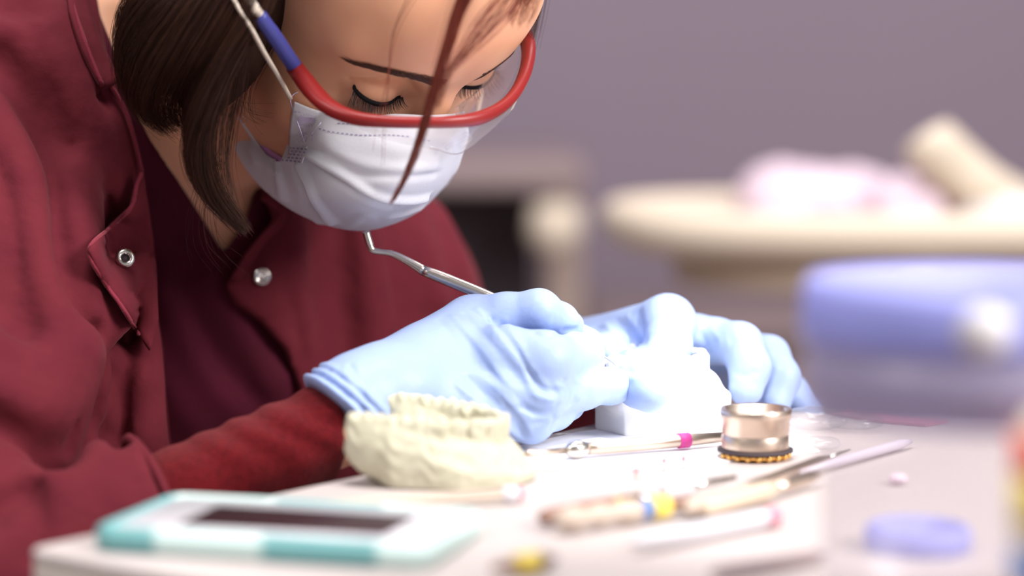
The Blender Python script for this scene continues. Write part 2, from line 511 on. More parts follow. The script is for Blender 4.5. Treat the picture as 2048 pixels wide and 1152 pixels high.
for q in (A_ + nd * .07 + dirB * .06, B_ - dirB * .06 + far * .07, G_ - far * .08 - dirB * .05, E_ - nd * .08 + dirB * .06):
    m = MB(); m.box((q[0], q[1], (TABLE_Z - 0.033) / 2), (0.02, 0.02, (TABLE_Z - 0.033) / 2)); m.build('leg', M['tedge'], tab, smooth=False, bevel=0.003)

# ================================================================== the person
HA = np.array((.735, .65, .19)); HU0 = np.array((.40, -.64, .65))
def cw(v): return v[0] * RGT + v[1] * FWD + v[2] * UPV
ha = cw(HA); ha /= np.linalg.norm(ha)
hf = np.cross(ha, cw(HU0)); hf /= np.linalg.norm(hf)
hu = np.cross(hf, ha)
HR = np.stack([ha, hf, hu])                        # rows: her left, forward, up
HO = P(885, 178, 1.19)
def H(x, y, z): return HO + x * ha + y * hf + z * hu
HRf = HR.astype(np.float32)

SH_R, SH_L = P(10, 230, 1.285), P(722, 620, 1.46)
NK = P(300, 210, 1.31)
EL_R, WR_R = P(-130, 1230, 1.075), P(700, 840, 1.135)
EL_L, WR_L = P(845, 1010, 1.44), P(1130, 735, 1.315)
CH = P(400, 640, 1.44)

def sd_head(p):
    q = (p - HO.astype(np.float32)) @ HRf.T
    x = np.abs(q[:, 0]); q2 = q.copy(); q2[:, 0] = x
    d = sd_ell(q, (0, -.098, .040), (.071, .094, .080))
    d = smin(d, sd_ell(q, (0, -.060, .020), (.060, .060, .060)), .03)
    d = smin(d, sd_ell(q, (0, -.058, -.036), (.055, .050, .066)), .03)
    d = smin(d, sd_cone(q2, (.045, -.082, -.055), (.0, -.026, -.094), .016, .016), .03)
    d = smin(d, sd_ell(q2, (.040, -.034, -.034), (.022, .020, .018)), .022)      # cheek
    d = smin(d, sd_cone(q2, (.012, -.0105, .0145), (.045, -.022, .0165), .0085, .006), .016)   # brow
    d = smin(d, sd_ell(q, (0, -.012, .045), (.040, .015, .028)), .03)            # forehead
    d = smin(d, sd_ell(q2, (.020, -.030, -.068), (.026, .020, .020)), .02)       # lower cheek
    d = smin(d, sd_ell(q, (0, -.012, -.070), (.022, .012, .010)), .012)          # lips area
    # sockets
    d = smax(d, -sd_ell(q2, (.030, .006, -.003), (.017, .0165, .0115)), .014)
    # nose
    n = sd_cone(q, (0, -.007, .004), (0, .0105, -.036), .0062, .0090)
    n = smin(n, sd_ell(q2, (.010, .002, -.039), (.0075, .0085, .0065)), .008)
    n = smin(n, sd_ell(q, (0, .012, -.038), (.010, .010, .0085)), .008)
    d = smin(d, n, .011)
    # eyeballs under the lids
    e = (.0305, -.0172, -.0040)
    lid = sd_ell(q2, e, (.0150, .0138, .0132))
    d = smin(d, lid, .0045)
    # fold above the lid, and the slit under the lash line
    ang = np.arctan2(q2[:, 2] - e[2], q2[:, 0] - e[0])
    cr = polydist(q2 * np.array([1, 0, 1], np.float32), np.array([(e[0] + .0165 * math.cos(t) * .95, 0.0, e[2] + .0015 + .0085 * math.sin(t)) for t in np.linspace(.15, math.pi - .1, 9)]) * np.array([1, 0, 1]))
    d = d + np.where(q2[:, 1] > -.03, .0013 * np.exp(-((cr / .0013) ** 2)), 0)
    # small ear
    d = smin(d, sd_ell(q2, (.073, -.098, -.012), (.007, .017, .030)), .006)
    # mouth line
    d = d + .0015 * np.exp(-((q[:, 2] + .072) / .0025) ** 2) * (x < .022)
    return d
def sd_neck(p):
    n = chain(p, [H(0, -.105, -.020), H(0, -.100, -.085) * .6 + NK * .4, NK], [.055, .051, .060], .03)
    return n
KN_A, KN_B = P(160, 1094, 1.095), P(668, 856, 1.130)
RW_B = P(760, 790, 1.135)
def sd_torso(p, g):
    d = sd_cone(p, SH_R, SH_L, .070 + g, .058 + g)
    d = smin(d, sd_cone(p, P(330, 420, 1.375), P(430, 1100, 1.43), .095 + g, .135 + g), .06)
    d = smin(d, sd_cone(p, NK + np.array([0, .03, -.01]), SH_R, .060 + g, .062 + g), .05)
    d = smin(d, sd_cone(p, P(570, 660, 1.44), P(620, 1100, 1.46), .070 + g, .11 + g), .06)
    return d
def sd_body(p):
    d = smin(sd_head(p), sd_neck(p), .022)
    d = smin(d, sd_torso(p, -.008), .012)
    d = smin(d, chain(p, [SH_R, EL_R, KN_B, RW_B], [.045, .027, .0165, .013], .01), .01)
    d = smin(d, chain(p, [SH_L, EL_L, WR_L], [.042, .034, .0175], .01), .01)
    return d
PERSON = thing('person', 'person in maroon scrubs leaning over the table in mask and safety glasses, holding a probe', 'person', (-0.17, 1.36, 0.45))
if 1:
    lo = np.array([-.42, .98, .52]); hi = np.array([.12, 1.62, 1.14])
    def body_fine(p): return sd_body(p)
    body = from_sdf('body', body_fine, lo, hi, .0017, M['skin'], PERSON)

# ---- eyes: liner, lashes, brows
def lidpt(side, t, r=.0147, drop=0.0):
    """along the closed lid margin, t 0 (inner corner) .. 1 (outer corner)"""
    a = math.radians(200 + 140 * t)            # sweeps under the eyeball
    x = .0305 + (-.0148 * math.cos(math.pi * t))
    s = math.sin(math.pi * t)
    z = -.0052 - .0036 * s + .0020 * t - .0034 * (1 - t) ** 3
    # y on the lid ellipsoid
    k = 1 - ((x - .0305) / .0158) ** 2 - ((z + .0040) / .0142) ** 2
    y = -.0175 + .0148 * math.sqrt(max(k, 0.02))
    return np.array([side * x, y, z])
def snap_head(q, out=.0004):
    """push a head-space point to the skin surface along the forward direction"""
    y = .03
    for _ in range(60):
        p = H(q[0], y, q[2])
        v = float(sd_head(p[None].astype(np.float32))[0])
        if v < .0002: break
        y -= v * .8
    return np.array([q[0], y + out, q[2]])
for side in (-1, 1):
    pts = []
    for t in np.linspace(0.20, 1.06, 24):
        q = snap_head(lidpt(side, t), -.0003); pts.append(H(*q))
    rad = [.0004 + .0012 * math.sin(math.pi * min(1, .12 + .85 * t)) ** .7 for t in np.linspace(0, 1, 24)]
    m = MB(); m.tube(pts, rad, 8); m.build('eyeliner', M['liner'], PERSON)
    m = MB()
    for i in range(66):
        t = .14 + .86 * i / 65 + random.uniform(-.006, .006)
        q = snap_head(lidpt(side, t), .0003)
        L = (.0088 + .0062 * t) * random.uniform(.75, 1.12)
        sx = side * ((t - .42) * .75 + random.uniform(-.12, .12))
        cl = []
        for s in np.linspace(0, 1, 6):
            cl.append(H(q[0] + sx * L * s, q[1] + L * (.50 * s - .02 * s * s), q[2] - L * (.75 * s - .42 * s * s)))
        m.tube(cl, [.00020, .00018, .00015, .00011, .00007, .00003], 4, cap=False)
    m.build('eyelashes', M['lash'], PERSON)
    m = MB()
    for i in range(620):
        t = random.random()
        bx = .011 + .040 * t
        bz = .0125 + .0075 * math.sin(t * 1.9) - .0065 * t * t
        th = (.0040 * (1 - t) ** .6 + .0008)
        z = bz + random.uniform(-1, 1) * th
        q = snap_head(np.array([side * bx, 0, z]), -.0001)
        L = random.uniform(.0035, .0065)
        dz = .55 * (1 - t) - .25 + random.uniform(-.15, .15) - (z - bz) * 60
        e1 = snap_head(np.array([side * (bx + L * .6), 0, z + dz * L * .6]), .0005)
        e2 = snap_head(np.array([side * (bx + L), 0, z + dz * L]), .0002)
        m.tube([H(*q), H(*e1), H(*e2)], [.00013, .00012, .00003], 3, cap=False)
    m.build('eyebrow', M['brow'], PERSON)

# ================================================================== clothes
def prism_sd(p, poly, dmax=3.0):
    """signed distance (m) to an opening bounded by a polygon, cut straight into the cloth along the chest normal"""
    v = proj(p)
    x = v[:, 0]; y = v[:, 1]
    n = len(poly); best = np.full(len(p), 1e9); ins = np.zeros(len(p), bool)
    for i in range(n):
        a = np.array(poly[i], float); b = np.array(poly[(i + 1) % n], float)
        ab = b - a
        t = np.clip(((x - a[0]) * ab[0] + (y - a[1]) * ab[1]) / (ab @ ab), 0, 1)
        best = np.minimum(best, (x - a[0] - t * ab[0]) ** 2 + (y - a[1] - t * ab[1]) ** 2)
        c = ((a[1] > y) != (b[1] > y))
        with np.errstate(divide='ignore', invalid='ignore'):
            xi = (b[0] - a[0]) * (y - a[1]) / (b[1] - a[1] + 1e-12) + a[0]
        ins ^= c & (x < xi)
    d = np.sqrt(best) * v[:, 2] / F
    return np.where(ins, -d, d).astype(np.float32)

def top_base(p): return sd_torso(p, 0.0)
top_folds = Folds(top_base, 1.6, 1.0)
for pts, w, a in [
    ([(330, 560), (374, 677), (417, 758), (479, 830)], .009, .012),
    ([(300, 700), (360, 800), (420, 880)], .010, .008),
    ([(350, 560), (400, 670), (450, 750), (520, 820)], .006, -.008),
    ([(420, 560), (470, 660), (540, 760)], .010, .008),
    ([(360, 480), (430, 600), (500, 740), (560, 830)], .012, -.005),
    ([(262, 240), (330, 390), (420, 530), (440, 560)], .0045, .0016),
    ([(470, 600), (510, 700), (545, 800)], .010, .004)]:
    top_folds.add(pts, w, a)
VNECK = [(185, -60), (200, 30), (237, 122), (262, 205), (300, 275), (345, 345), (400, 430), (447, 507), (490, 445), (512, 372), (560, 330), (700, 300), (700, -60)]
def sd_top(p):
    d = top_folds(p)
    return smax(d, -prism_sd(p, VNECK), .002)
scrub_top = from_sdf('scrub_top', sd_top, (-.34, 1.16, .60), (.02, 1.60, 1.10), .0028, M['scrub_shaded'], PERSON)

CUFF_AX = (KN_B - KN_A) / np.linalg.norm(KN_B - KN_A)
CUFF_C = KN_A + CUFF_AX * 0.040
def jacket_base(p):
    d = sd_torso(p, .010)
    up = sd_cone(p, SH_R + np.array([-.01, 0, 0]), EL_R, .068, .046)
    up = smin(up, chain(p, [P(-60, 330, 1.23), P(15, 680, 1.175), P(-20, 850, 1.145)], [.050, .037, .036], .01), .02)
    fo = sd_cone(p, EL_R, KN_B, .040, .0225)
    cut = ((p - CUFF_C.astype(np.float32)) @ CUFF_AX.astype(np.float32))
    fo = smax(fo - .0065, cut, .004)
    d = smin(d, smin(up, fo, .006), .009)
    w = p * 1.0
    wr = np.sin(p[:, 0] * 47 + 2.2 * np.sin(p[:, 2] * 31 + 1)) * np.sin(p[:, 2] * 29 + 1.7 * np.sin(p[:, 0] * 38) + p[:, 1] * 22)
    d = d - .0016 * wr
    lf = chain(p, [SH_L, EL_L, P(1105, 765, 1.335)], [.062, .060, .036], .02)
    d = smin(d, lf, .03)
    t = chain(p, [P(236, 560, 1.225), P(196, 640, 1.195), P(166, 750, 1.190), P(160, 930, 1.195)], [.010, .0115, .0115, .012], .008)
    t = smin(t, chain(p, [P(250, 640, 1.235), P(222, 720, 1.215), P(206, 800, 1.212), P(212, 940, 1.215)], [.006, .009, .0085, .010], .008), .002)
    t = smin(t, chain(p, [P(284, 540, 1.245), P(292, 640, 1.232), P(276, 760, 1.222), P(282, 960, 1.225)], [.008, .0115, .0140, .0150], .008), .002)
    return smin(d, t, .010)
jf = Folds(jacket_base, 1.5, 1.6)
for pts, w, a in [
    # upper sleeve and armhole
    ([(0, 122), (73, 243), (109, 340), (118, 430), (132, 547), (172, 668)], .0085, -.011),
    ([(-30, 220), (40, 350), (60, 480), (90, 620), (130, 700)], .014, .010),
    ([(0, 330), (30, 450), (40, 560), (60, 650)], .009, -.006),
    ([(-20, 700), (60, 730), (120, 720), (165, 690)], .010, .009),
    ([(-20, 790), (50, 820), (110, 800), (140, 770)], .009, .007),
    ([(-20, 745), (50, 775), (120, 755)], .006, -.007),
    ([(20, 20), (70, 90), (105, 180), (125, 280)], .009, -.007),
    ([(90, 60), (140, 150), (180, 240)], .008, .006),
    ([(190, 280), (215, 360), (245, 420)], .007, .007),
    ([(120, 340), (140, 440), (165, 520), (200, 560)], .008, .007),
    ([(40, 60), (110, 170), (160, 300), (168, 430)], .016, .008),
    ([(60, 20), (140, 110), (196, 200)], .007, -.004),
    ([(115, 334), (140, 300), (172, 262)], .0025, -.0025),
    ([(164, 222), (186, 195), (210, 168)], .0025, -.003),
    ([(168, 262), (190, 330), (225, 420), (245, 470)], .006, -.006),
    ([(150, 470), (165, 560), (200, 640), (240, 612)], .011, .007),
    ([(120, 20), (150, 80), (180, 150), (205, 172)], .005, .004),
    # body front hanging below the flap
    ([(186, 650), (150, 740), (140, 840), (138, 920)], .0035, -.0050),
    ([(249, 600), (262, 640), (235, 690), (192, 790), (200, 850), (240, 890)], .0040, -.010),
    ([(262, 700), (246, 780), (250, 870)], .003, -.004),
    # elbow creases
    ([(-40, 835), (20, 862), (72, 907), (108, 938)], .009, -.014),
    ([(-40, 760), (40, 780), (110, 760), (150, 720)], .020, .009),
    ([(-20, 940), (40, 905), (95, 960)], .010, .008),
    ([(-10, 1022), (20, 1000), (70, 975)], .006, -.009),
    ([(-10, 985), (30, 968), (60, 960)], .008, .006),
    ([(70, 1010), (76, 1060), (72, 1110)], .005, -.004),
    ([(130, 950), (200, 900), (290, 880)], .016, .003),
    ([(-20, 560), (40, 640), (60, 720)], .014, -.006),
    # left front
    ([(640, 470), (655, 560), (650, 680), (630, 760)], .014, -.007),
    ([(590, 470), (570, 560), (600, 640), (640, 760)], .016, .007),
    ([(720, 470), (735, 580), (760, 700)], .016, .012),
    ([(680, 460), (690, 570), (700, 680), (690, 740)], .009, -.010),
    ([(770, 450), (790, 560), (800, 660)], .009, -.010),
    ([(560, 560), (590, 640), (610, 720)], .007, -.005),
    ([(830, 430), (850, 520), (870, 600)], .010, .007),
    ([(870, 430), (905, 500), (930, 590)], .014, .006),
    ]:
    jf.add(pts, w, a)
OPEN = [(185, -60), (200, 30), (216, 120), (232, 178), (250, 218), (272, 285), (286, 370), (303, 480), (310, 600), (326, 700), (338, 870), (360, 1000),
        (640, 1000), (612, 860), (597, 770), (570, 700), (522, 645), (470, 608), (450, 572), (492, 505), (548, 440), (518, 378), (560, 330), (700, 300), (700, -60)]
def sd_jacket(p):
    d = jf(p)
    return smax(d, -prism_sd(p, OPEN), .004)
jacket = from_sdf('scrub_jacket', sd_jacket, (-.42, .93, .56), (.10, 1.62, 1.12), .0029, M['scrub'], PERSON)

def normal_at(fn, q, e=.003):
    q = np.asarray(q, np.float32)
    g = np.array([float(fn((q + np.eye(3, dtype=np.float32)[i] * e)[None])[0]) - float(fn((q - np.eye(3, dtype=np.float32)[i] * e)[None])[0]) for i in range(3)])
    return g / np.linalg.norm(g)
# folded flap with the open snap, hanging in front of the jacket
def cloth_patch(name, poly, fn, lift, thick, mt, parent, step=9, curl=None):
    xs = [q[0] for q in poly]; ys = [q[1] for q in poly]
    bm = bmesh.new()
    edge = []
    for i in range(len(poly)):
        a = np.array(poly[i], float); b = np.array(poly[(i + 1) % len(poly)], float)
        k = max(1, int(np.linalg.norm(b - a) / step))
        for j in range(k): edge.append(a + (b - a) * j / k)
    from mathutils.geometry import delaunay_2d_cdt
    pts = [Vector(q) for q in edge]
    ne = len(pts)
    for x in np.arange(min(xs), max(xs), step):
        for y in np.arange(min(ys), max(ys), step):
            q = (x + (step / 2 if int(y / step) % 2 else 0), y)
            d = prism_sd(P(q[0], q[1], 1.2)[None], poly)[0] * F / 1.2
            if d < -step * .6: pts.append(Vector(q))
    v, e, f, *_ = delaunay_2d_cdt(pts, [(i, (i + 1) % ne) for i in range(ne)], [], 1, 1e-5)
    W = []
    ld = 1.25
    for q in v:
        d = hit(fn, q.x, q.y)
        if d is None: d = ld
        ld = d
        l = lift(q.x, q.y) if callable(lift) else lift
        W.append(P(q.x, q.y, d - l))
    o = raw(name, np.array(W), [tuple(t) for t in f], mt, parent)
    md = o.modifiers.new('thick', 'SOLIDIFY'); md.thickness = thick; md.offset = 0
    return o, [tuple(q) for q in v], W
FLAP = [(272, 368), (262, 412), (218, 455), (176, 498), (204, 558), (238, 606), (277, 668), (300, 700), (316, 640), (312, 560), (306, 480), (292, 395), (284, 340)]
jsm = lambda p: np.minimum(jf(p), top_base(p) - .010)
flap_o, flap_v, flap_w = cloth_patch('front_flap', FLAP, jsm, lambda x, y: .0075 + .006 * max(0, min(1, (300 - x) / 120)), .0022, M['scrub'], PERSON)
for nm, pl, off in (('flap_hem', [(284, 345), (273, 372), (262, 414), (218, 457), (178, 500), (206, 560), (240, 608), (277, 668)], .0115),
                ('collar_hem', [(214, 160), (248, 215), (270, 283), (284, 345)], .003),
                ('collar_hem', [(140, -10), (158, 50), (180, 110), (205, 172)], .004)):
    q = hits(jsm, dens(pl, 5), lift=off)
    mm = MB(); mm.tube(q, .0011, 6); mm.build('hem', M['stitch'], PERSON)
# collar strip round the neck
def strip(pl, wid, lift, nm):
    a = dens(pl, 6); 
    L = []; R_ = []
    for i, c in enumerate(a):
        t = a[min(i + 1, len(a) - 1)] - a[max(i - 1, 0)]; t = t / np.linalg.norm(t)
        n = np.array([-t[1], t[0]])
        L.append([c + n * wid * s for s in (-.5, -.25, 0, .25, .5)])
    L = np.array(L)
    W = np.array([hits(jsm, row, lift=lift) for row in L])
    m_, n_, _ = W.shape
    idx = np.arange(m_ * n_).reshape(m_, n_)
    f = np.stack([idx[:-1, :-1], idx[1:, :-1], idx[1:, 1:], idx[:-1, 1:]], -1).reshape(-1, 4)
    o = raw(nm, W.reshape(-1, 3), f, M['scrub'], PERSON)
    md = o.modifiers.new('thick', 'SOLIDIFY'); md.thickness = .0025; md.offset = 0
strip([(150, -60), (158, 10), (182, 90), (222, 172)], 40, .003, 'collar_band')
strip([(528, 392), (565, 432), (520, 488), (470, 560)], 16, .0025, 'collar_band')
# snaps
def snap(px_, py_, lift, ring):
    d = hit(jsm, px_, py_)
    if ring:
        k = np.argsort([(a - px_) ** 2 + (b - py_) ** 2 for a, b in flap_v])[:12]
        d = min(proj(flap_w[i])[2] for i in k); lift = .0016
    c = P(px_, py_, d - lift); n = normal_at(jsm, P(px_, py_, d))
    n = n * (.25 if ring else .6) + np.array([0, -1, .1]) * .5; n /= np.linalg.norm(n)
    mm = MB()
    if ring:
        mm.lathe(c, [(.0021, 0), (.0020, .0016), (.0025, .0022), (.0035, .0024), (.0046, .0018), (.0050, .0006), (.0050, 0)], 28, n)
    else:
        mm.lathe(c, [(0, .0026), (.0010, .0025), (.0016, .0014), (.0024, .0012), (.0031, .0022), (.0040, .0022), (.0049, .0010), (.0049, 0)], 28, n)
    o = mm.build('snap_fastener', M['steel'], PERSON)
    if ring:
        mm = MB(); mm.lathe(c, [(0, .0002), (.0018, .0002), (.0018, .0006), (0, .0006)], 20, n); mm.build('snap_socket', M['dark'], o)
snap(250, 517, .0165, True)
snap(524, 553, .0012, False)

# knitted undersleeve
def sd_knit(p):
    d = sd_cone(p, KN_A, KN_B, .0265, .0218)
    cut = ((p - KN_B.astype(np.float32)) @ (CUFF_AX * .93 + np.array([0, 0, -.33])).astype(np.float32))
    d = smax(d, cut, .003)
    t = ((p - KN_A.astype(np.float32)) @ CUFF_AX.astype(np.float32))
    d = d + .0007 * np.sin(t * 260 + 4 * np.sin(p[:, 2] * 90)) * np.clip(t * 20 - .6, 0, 1)
    return d
def sd_knit_end(p):
    return sd_knit(p)
from_sdf('knit_sleeve', sd_knit_end, (-.22, 1.02, .70), (-.05, 1.20, .84), .0014, M['knit'], PERSON)
mm = MB()
q = []
for t in np.linspace(0, 2 * math.pi, 28):
    n1 = np.cross(CUFF_AX, [0, 0, 1.0]); n1 /= np.linalg.norm(n1); n2 = np.cross(n1, CUFF_AX)
    q.append(CUFF_C + CUFF_AX * .000 + (.0352 + .001 * math.sin(5 * t)) * (math.cos(t) * n1 + math.sin(t) * n2) + CUFF_AX * .002 * math.sin(2 * t))
mm.tube(q, .0022, 8); mm.build('sleeve_hem', M['scrub'], PERSON)

# ================================================================== gloved hands
# right hand: pen grip seen from the little-finger side, resting on the outstretched ring finger
RW = P(690, 812, 1.128)
RM = {'i': P(945, 655, 1.195), 'm': P(930, 712, 1.170), 'r': P(925, 778, 1.155), 'p': P(925, 826, 1.150)}
def rhand_base(p):
    d = None
    for k, ra, rb in (('i', .0185, .0160), ('m', .0195, .0175), ('r', .0190, .0170), ('p', .0170, .0140)):
        e = sd_cone(p, RW + (RM[k] - RW) * .12, RM[k], ra * .91, rb)
        d = e if d is None else smin(d, e, .012)
    d = smin(d, sd_cone(p, P(640, 842, 1.122), P(770, 778, 1.135), .0180, .0185), .012)
    d = smin(d, sd_cone(p, P(820, 745, 1.195), P(1010, 690, 1.215), .017, .013), .015)      # heel of the thumb behind
    f = chain(p, [RM['i'], P(1010, 635, 1.188), P(1078, 622, 1.182), P(1120, 642, 1.196), P(1140, 650, 1.206)], [.0135, .0118, .0103, .0086, .0070], .004)
    d = smin(d, f, .006)
    f = chain(p, [RM['m'], P(1010, 715, 1.156), P(1092, 722, 1.152), P(1150, 712, 1.176), P(1176, 706, 1.192)], [.0150, .0145, .0138, .0108, .0085], .005)
    d = smin(d, f, .0045)
    f = chain(p, [RM['r'], P(1010, 785, 1.150), P(1085, 792, 1.150), P(1165, 778, 1.172), P(1222, 772, 1.188), P(1252, 772, 1.196)], [.0135, .0125, .0110, .0094, .0083, .0072], .005)
    d = smin(d, f, .0045)
    f = chain(p, [RM['p'], P(1000, 828, 1.150), P(1062, 842, 1.152), P(1110, 822, 1.170), P(1140, 812, 1.182)], [.0125, .0115, .0100, .0085, .0072], .005)
    d = smin(d, f, .0045)
    f = chain(p, [P(880, 720, 1.215), P(1010, 668, 1.222), P(1110, 668, 1.222), P(1172, 690, 1.214)], [.014, .0125, .0108, .0090], .004)
    d = smin(d, f, .004)
    return d
rf = Folds(rhand_base)
for pts, w, a in [
    ([(1068, 664), (1090, 672), (1120, 664), (1155, 660)], .0016, -.0020),
    ([(880, 640), (940, 720), (1000, 790), (1040, 850)], .0022, -.0007),
    ([(905, 632), (965, 700), (1020, 780), (1060, 840)], .0017, .0009),
    ([(930, 625), (985, 690), (1040, 765)], .0016, -.0011),
    ([(955, 620), (1005, 680), (1050, 745), (1075, 785)], .0015, .0010),
    ([(985, 640), (1025, 690), (1055, 735)], .0014, -.0010),
    ([(1010, 640), (1040, 690), (1062, 740)], .0014, .0008),
    ([(935, 755), (985, 800), (1030, 850), (1050, 872)], .0016, -.0014),
    ([(915, 770), (960, 810), (1010, 855), (1038, 876)], .0014, .0010),
    ([(955, 745), (1005, 790), (1045, 835), (1062, 862)], .0014, .0010),
    ([(975, 738), (1020, 780), (1055, 820)], .0013, -.0010),
    ([(1060, 745), (1078, 775), (1110, 785)], .0020, -.0018),
    ([(1066, 735), (1090, 768), (1128, 772)], .0012, .0009),
    ([(1052, 752), (1068, 790), (1108, 800)], .0013, .0010),
    ([(1100, 768), (1118, 790), (1112, 812)], .0012, -.0010),
    ([(1128, 760), (1142, 785), (1132, 808)], .0011, -.0010),
    ([(1148, 756), (1168, 775), (1160, 800)], .0011, .0009),
    ([(1178, 752), (1190, 775), (1176, 795)], .0010, -.0008),
    ([(1040, 815), (1085, 828), (1130, 812), (1150, 800)], .0014, -.0017),
    ([(1020, 805), (1060, 832), (1100, 838)], .0012, .0008),
    ([(1060, 858), (1090, 850), (1120, 832)], .0012, .0009),
    ([(1100, 860), (1108, 838), (1100, 822)], .0011, -.0009),
    ([(840, 650), (860, 700), (850, 760)], .010, .0012),
    ([(760, 720), (800, 790), (810, 850)], .010, -.0007),
    ([(700, 728), (722, 778), (742, 840)], .0014, -.0010),
    ([(690, 735), (706, 785), (722, 845)], .0014, .0013),
    ([(1092, 598), (1112, 616), (1108, 640)], .0012, -.0007),
    ([(1128, 622), (1134, 640), (1126, 658)], .0010, -.0009)]:
    rf.add(pts, w, a)
WAX = (P(760, 778, 1.135) - P(640, 842, 1.122)); WAX /= np.linalg.norm(WAX)
WAX2 = WAX * .90 + np.array([0, 0, .40]); WAX2 = WAX2 / np.linalg.norm(WAX2)
def sd_rglove(p):
    d = rf(p)
    w0 = P(704, 806, 1.126).astype(np.float32)
    t = (p - w0) @ WAX2.astype(np.float32)
    d = d - .0016 * np.exp(-((t - .0040) / .0018) ** 2) - .0022 * np.exp(-((t + .0004) / .0015) ** 2) - .0030 * np.exp(-((t + .0052) / .0018) ** 2) + .0015 * np.exp(-((t + .0026) / .0010) ** 2) + .001 * np.exp(-((t - .0018) / .0008) ** 2)
    d = smax(d, -(t + .0075), .002)
    return d
from_sdf('glove', sd_rglove, (-.12, 1.06, .745), (.065, 1.26, .87), .00115, M['glove'], PERSON, label='light blue glove on the hand holding the probe')

# left hand: steadying the plaster cast, fingers arched over it
LW = P(1120, 730, 1.325)
LM = {'i': P(1335, 645, 1.252), 'm': P(1388, 680, 1.272), 'r': P(1440, 706, 1.298), 'p': P(1480, 740, 1.322)}
def lhand_base(p):
    d = None
    for k, ra, rb in (('i', .020, .0135), ('m', .019, .0132), ('r', .018, .0130), ('p', .017, .0120)):
        e = sd_cone(p, LW + (LM[k] - LW) * .05, LM[k], ra, rb)
        d = e if d is None else smin(d, e, .012)
    f = chain(p, [LM['i'], P(1336, 690, 1.228), P(1324, 722, 1.215), P(1312, 742, 1.208)], [.0128, .0115, .0100, .0088], .005)
    d = smin(d, f, .008)
    f = chain(p, [LM['m'], P(1430, 682, 1.262), P(1480, 690, 1.250), P(1500, 735, 1.240), P(1492, 778, 1.236)], [.0120, .0115, .0112, .0100, .0090], .005)
    d = smin(d, f, .006)
    f = chain(p, [LM['r'], P(1500, 706, 1.286), P(1538, 712, 1.276), P(1562, 756, 1.266), P(1548, 806, 1.260)], [.0110, .0105, .0102, .0098, .0088], .005)
    d = smin(d, f, .005)
    f = chain(p, [LM['p'], P(1540, 760, 1.322), P(1585, 790, 1.310), P(1618, 822, 1.300)], [.0110, .0105, .0098, .0086], .005)
    d = smin(d, f, .005)
    f = chain(p, [P(1150, 735, 1.285), P(1205, 735, 1.255), P(1262, 762, 1.205), P(1300, 786, 1.184)], [.0185, .0165, .0125, .0098], .006)
    d = smin(d, f, .012)
    return d
lf_ = Folds(lhand_base)
for pts, w, a in [
    ([(1190, 655), (1225, 690), (1258, 740)], .0016, -.0012),
    ([(1210, 648), (1245, 685), (1275, 735)], .0015, .0012),
    ([(1232, 640), (1262, 680), (1284, 725)], .0015, -.0014),
    ([(1254, 632), (1280, 670), (1290, 715)], .0015, .0012),
    ([(1275, 625), (1284, 670), (1286, 735)], .0022, -.0030),
    ([(1195, 705), (1230, 735), (1275, 745)], .0014, -.0012),
    ([(1190, 720), (1225, 748), (1268, 755)], .0013, .0010),
    ([(1195, 740), (1230, 762), (1262, 770)], .0012, -.0010),
    ([(1372, 655), (1368, 690), (1366, 725)], .0020, -.0026),
    ([(1400, 665), (1412, 690), (1400, 712)], .0014, -.0012),
    ([(1425, 660), (1440, 685), (1432, 708)], .0014, .0010),
    ([(1460, 668), (1464, 690), (1452, 712)], .0012, -.0009),
    ([(1470, 745), (1490, 752), (1512, 745)], .0013, -.0012),
    ([(1468, 755), (1488, 763), (1510, 757)], .0012, .0009),
    ([(1525, 690), (1535, 715), (1528, 740)], .0013, -.0009),
    ([(1555, 735), (1545, 765), (1530, 800)], .0014, .0009),
    ([(1305, 730), (1325, 738), (1345, 730)], .0013, -.0009)]:
    lf_.add(pts, w * 1.15, a * .55)
from_sdf('glove', lf_, (.0, 1.16, .745), (.19, 1.38, .87), .0012, M['glove'], PERSON, label='light blue glove on the hand steadying the cast')

# ================================================================== face mask
from mathutils.bvhtree import BVHTree
MASK = thing('face_mask', 'pleated white surgical face mask worn over nose and chin, with lilac print', 'face mask', tuple(P(740, 458, 1.24)))
rows = [
    [(588, 203, 1.190), (640, 222, 1.176), (720, 233, 1.167), (790, 229, 1.166), (850, 231, 1.171), (905, 228, 1.186), (928, 222, 1.212)],
    [(580, 258, 1.193), (640, 282, 1.170), (725, 300, 1.157), (805, 302, 1.153), (870, 296, 1.160), (922, 280, 1.182), (936, 268, 1.222)],
    [(574, 316, 1.198), (620, 330, 1.180), (690, 352, 1.163), (765, 368, 1.154), (835, 360, 1.160), (893, 338, 1.182), (925, 306, 1.228)],
    [(537, 312, 1.218), (580, 352, 1.198), (645, 390, 1.180), (725, 412, 1.172), (803, 408, 1.178), (870, 380, 1.200), (915, 336, 1.240)],
    [(492, 255, 1.240), (520, 325, 1.222), (585, 386, 1.207), (672, 428, 1.202), (762, 440, 1.207), (850, 405, 1.225), (904, 352, 1.256)],
    [(453, 193, 1.262), (468, 290, 1.250), (522, 372, 1.240), (612, 434, 1.234), (722, 460, 1.238), (822, 430, 1.250), (888, 372, 1.272)],
    [(468, 205, 1.285), (488, 282, 1.278), (540, 352, 1.270), (622, 408, 1.266), (722, 430, 1.268), (812, 405, 1.275), (872, 352, 1.290)]]
rows = [[P(*q) for q in r] for r in rows]
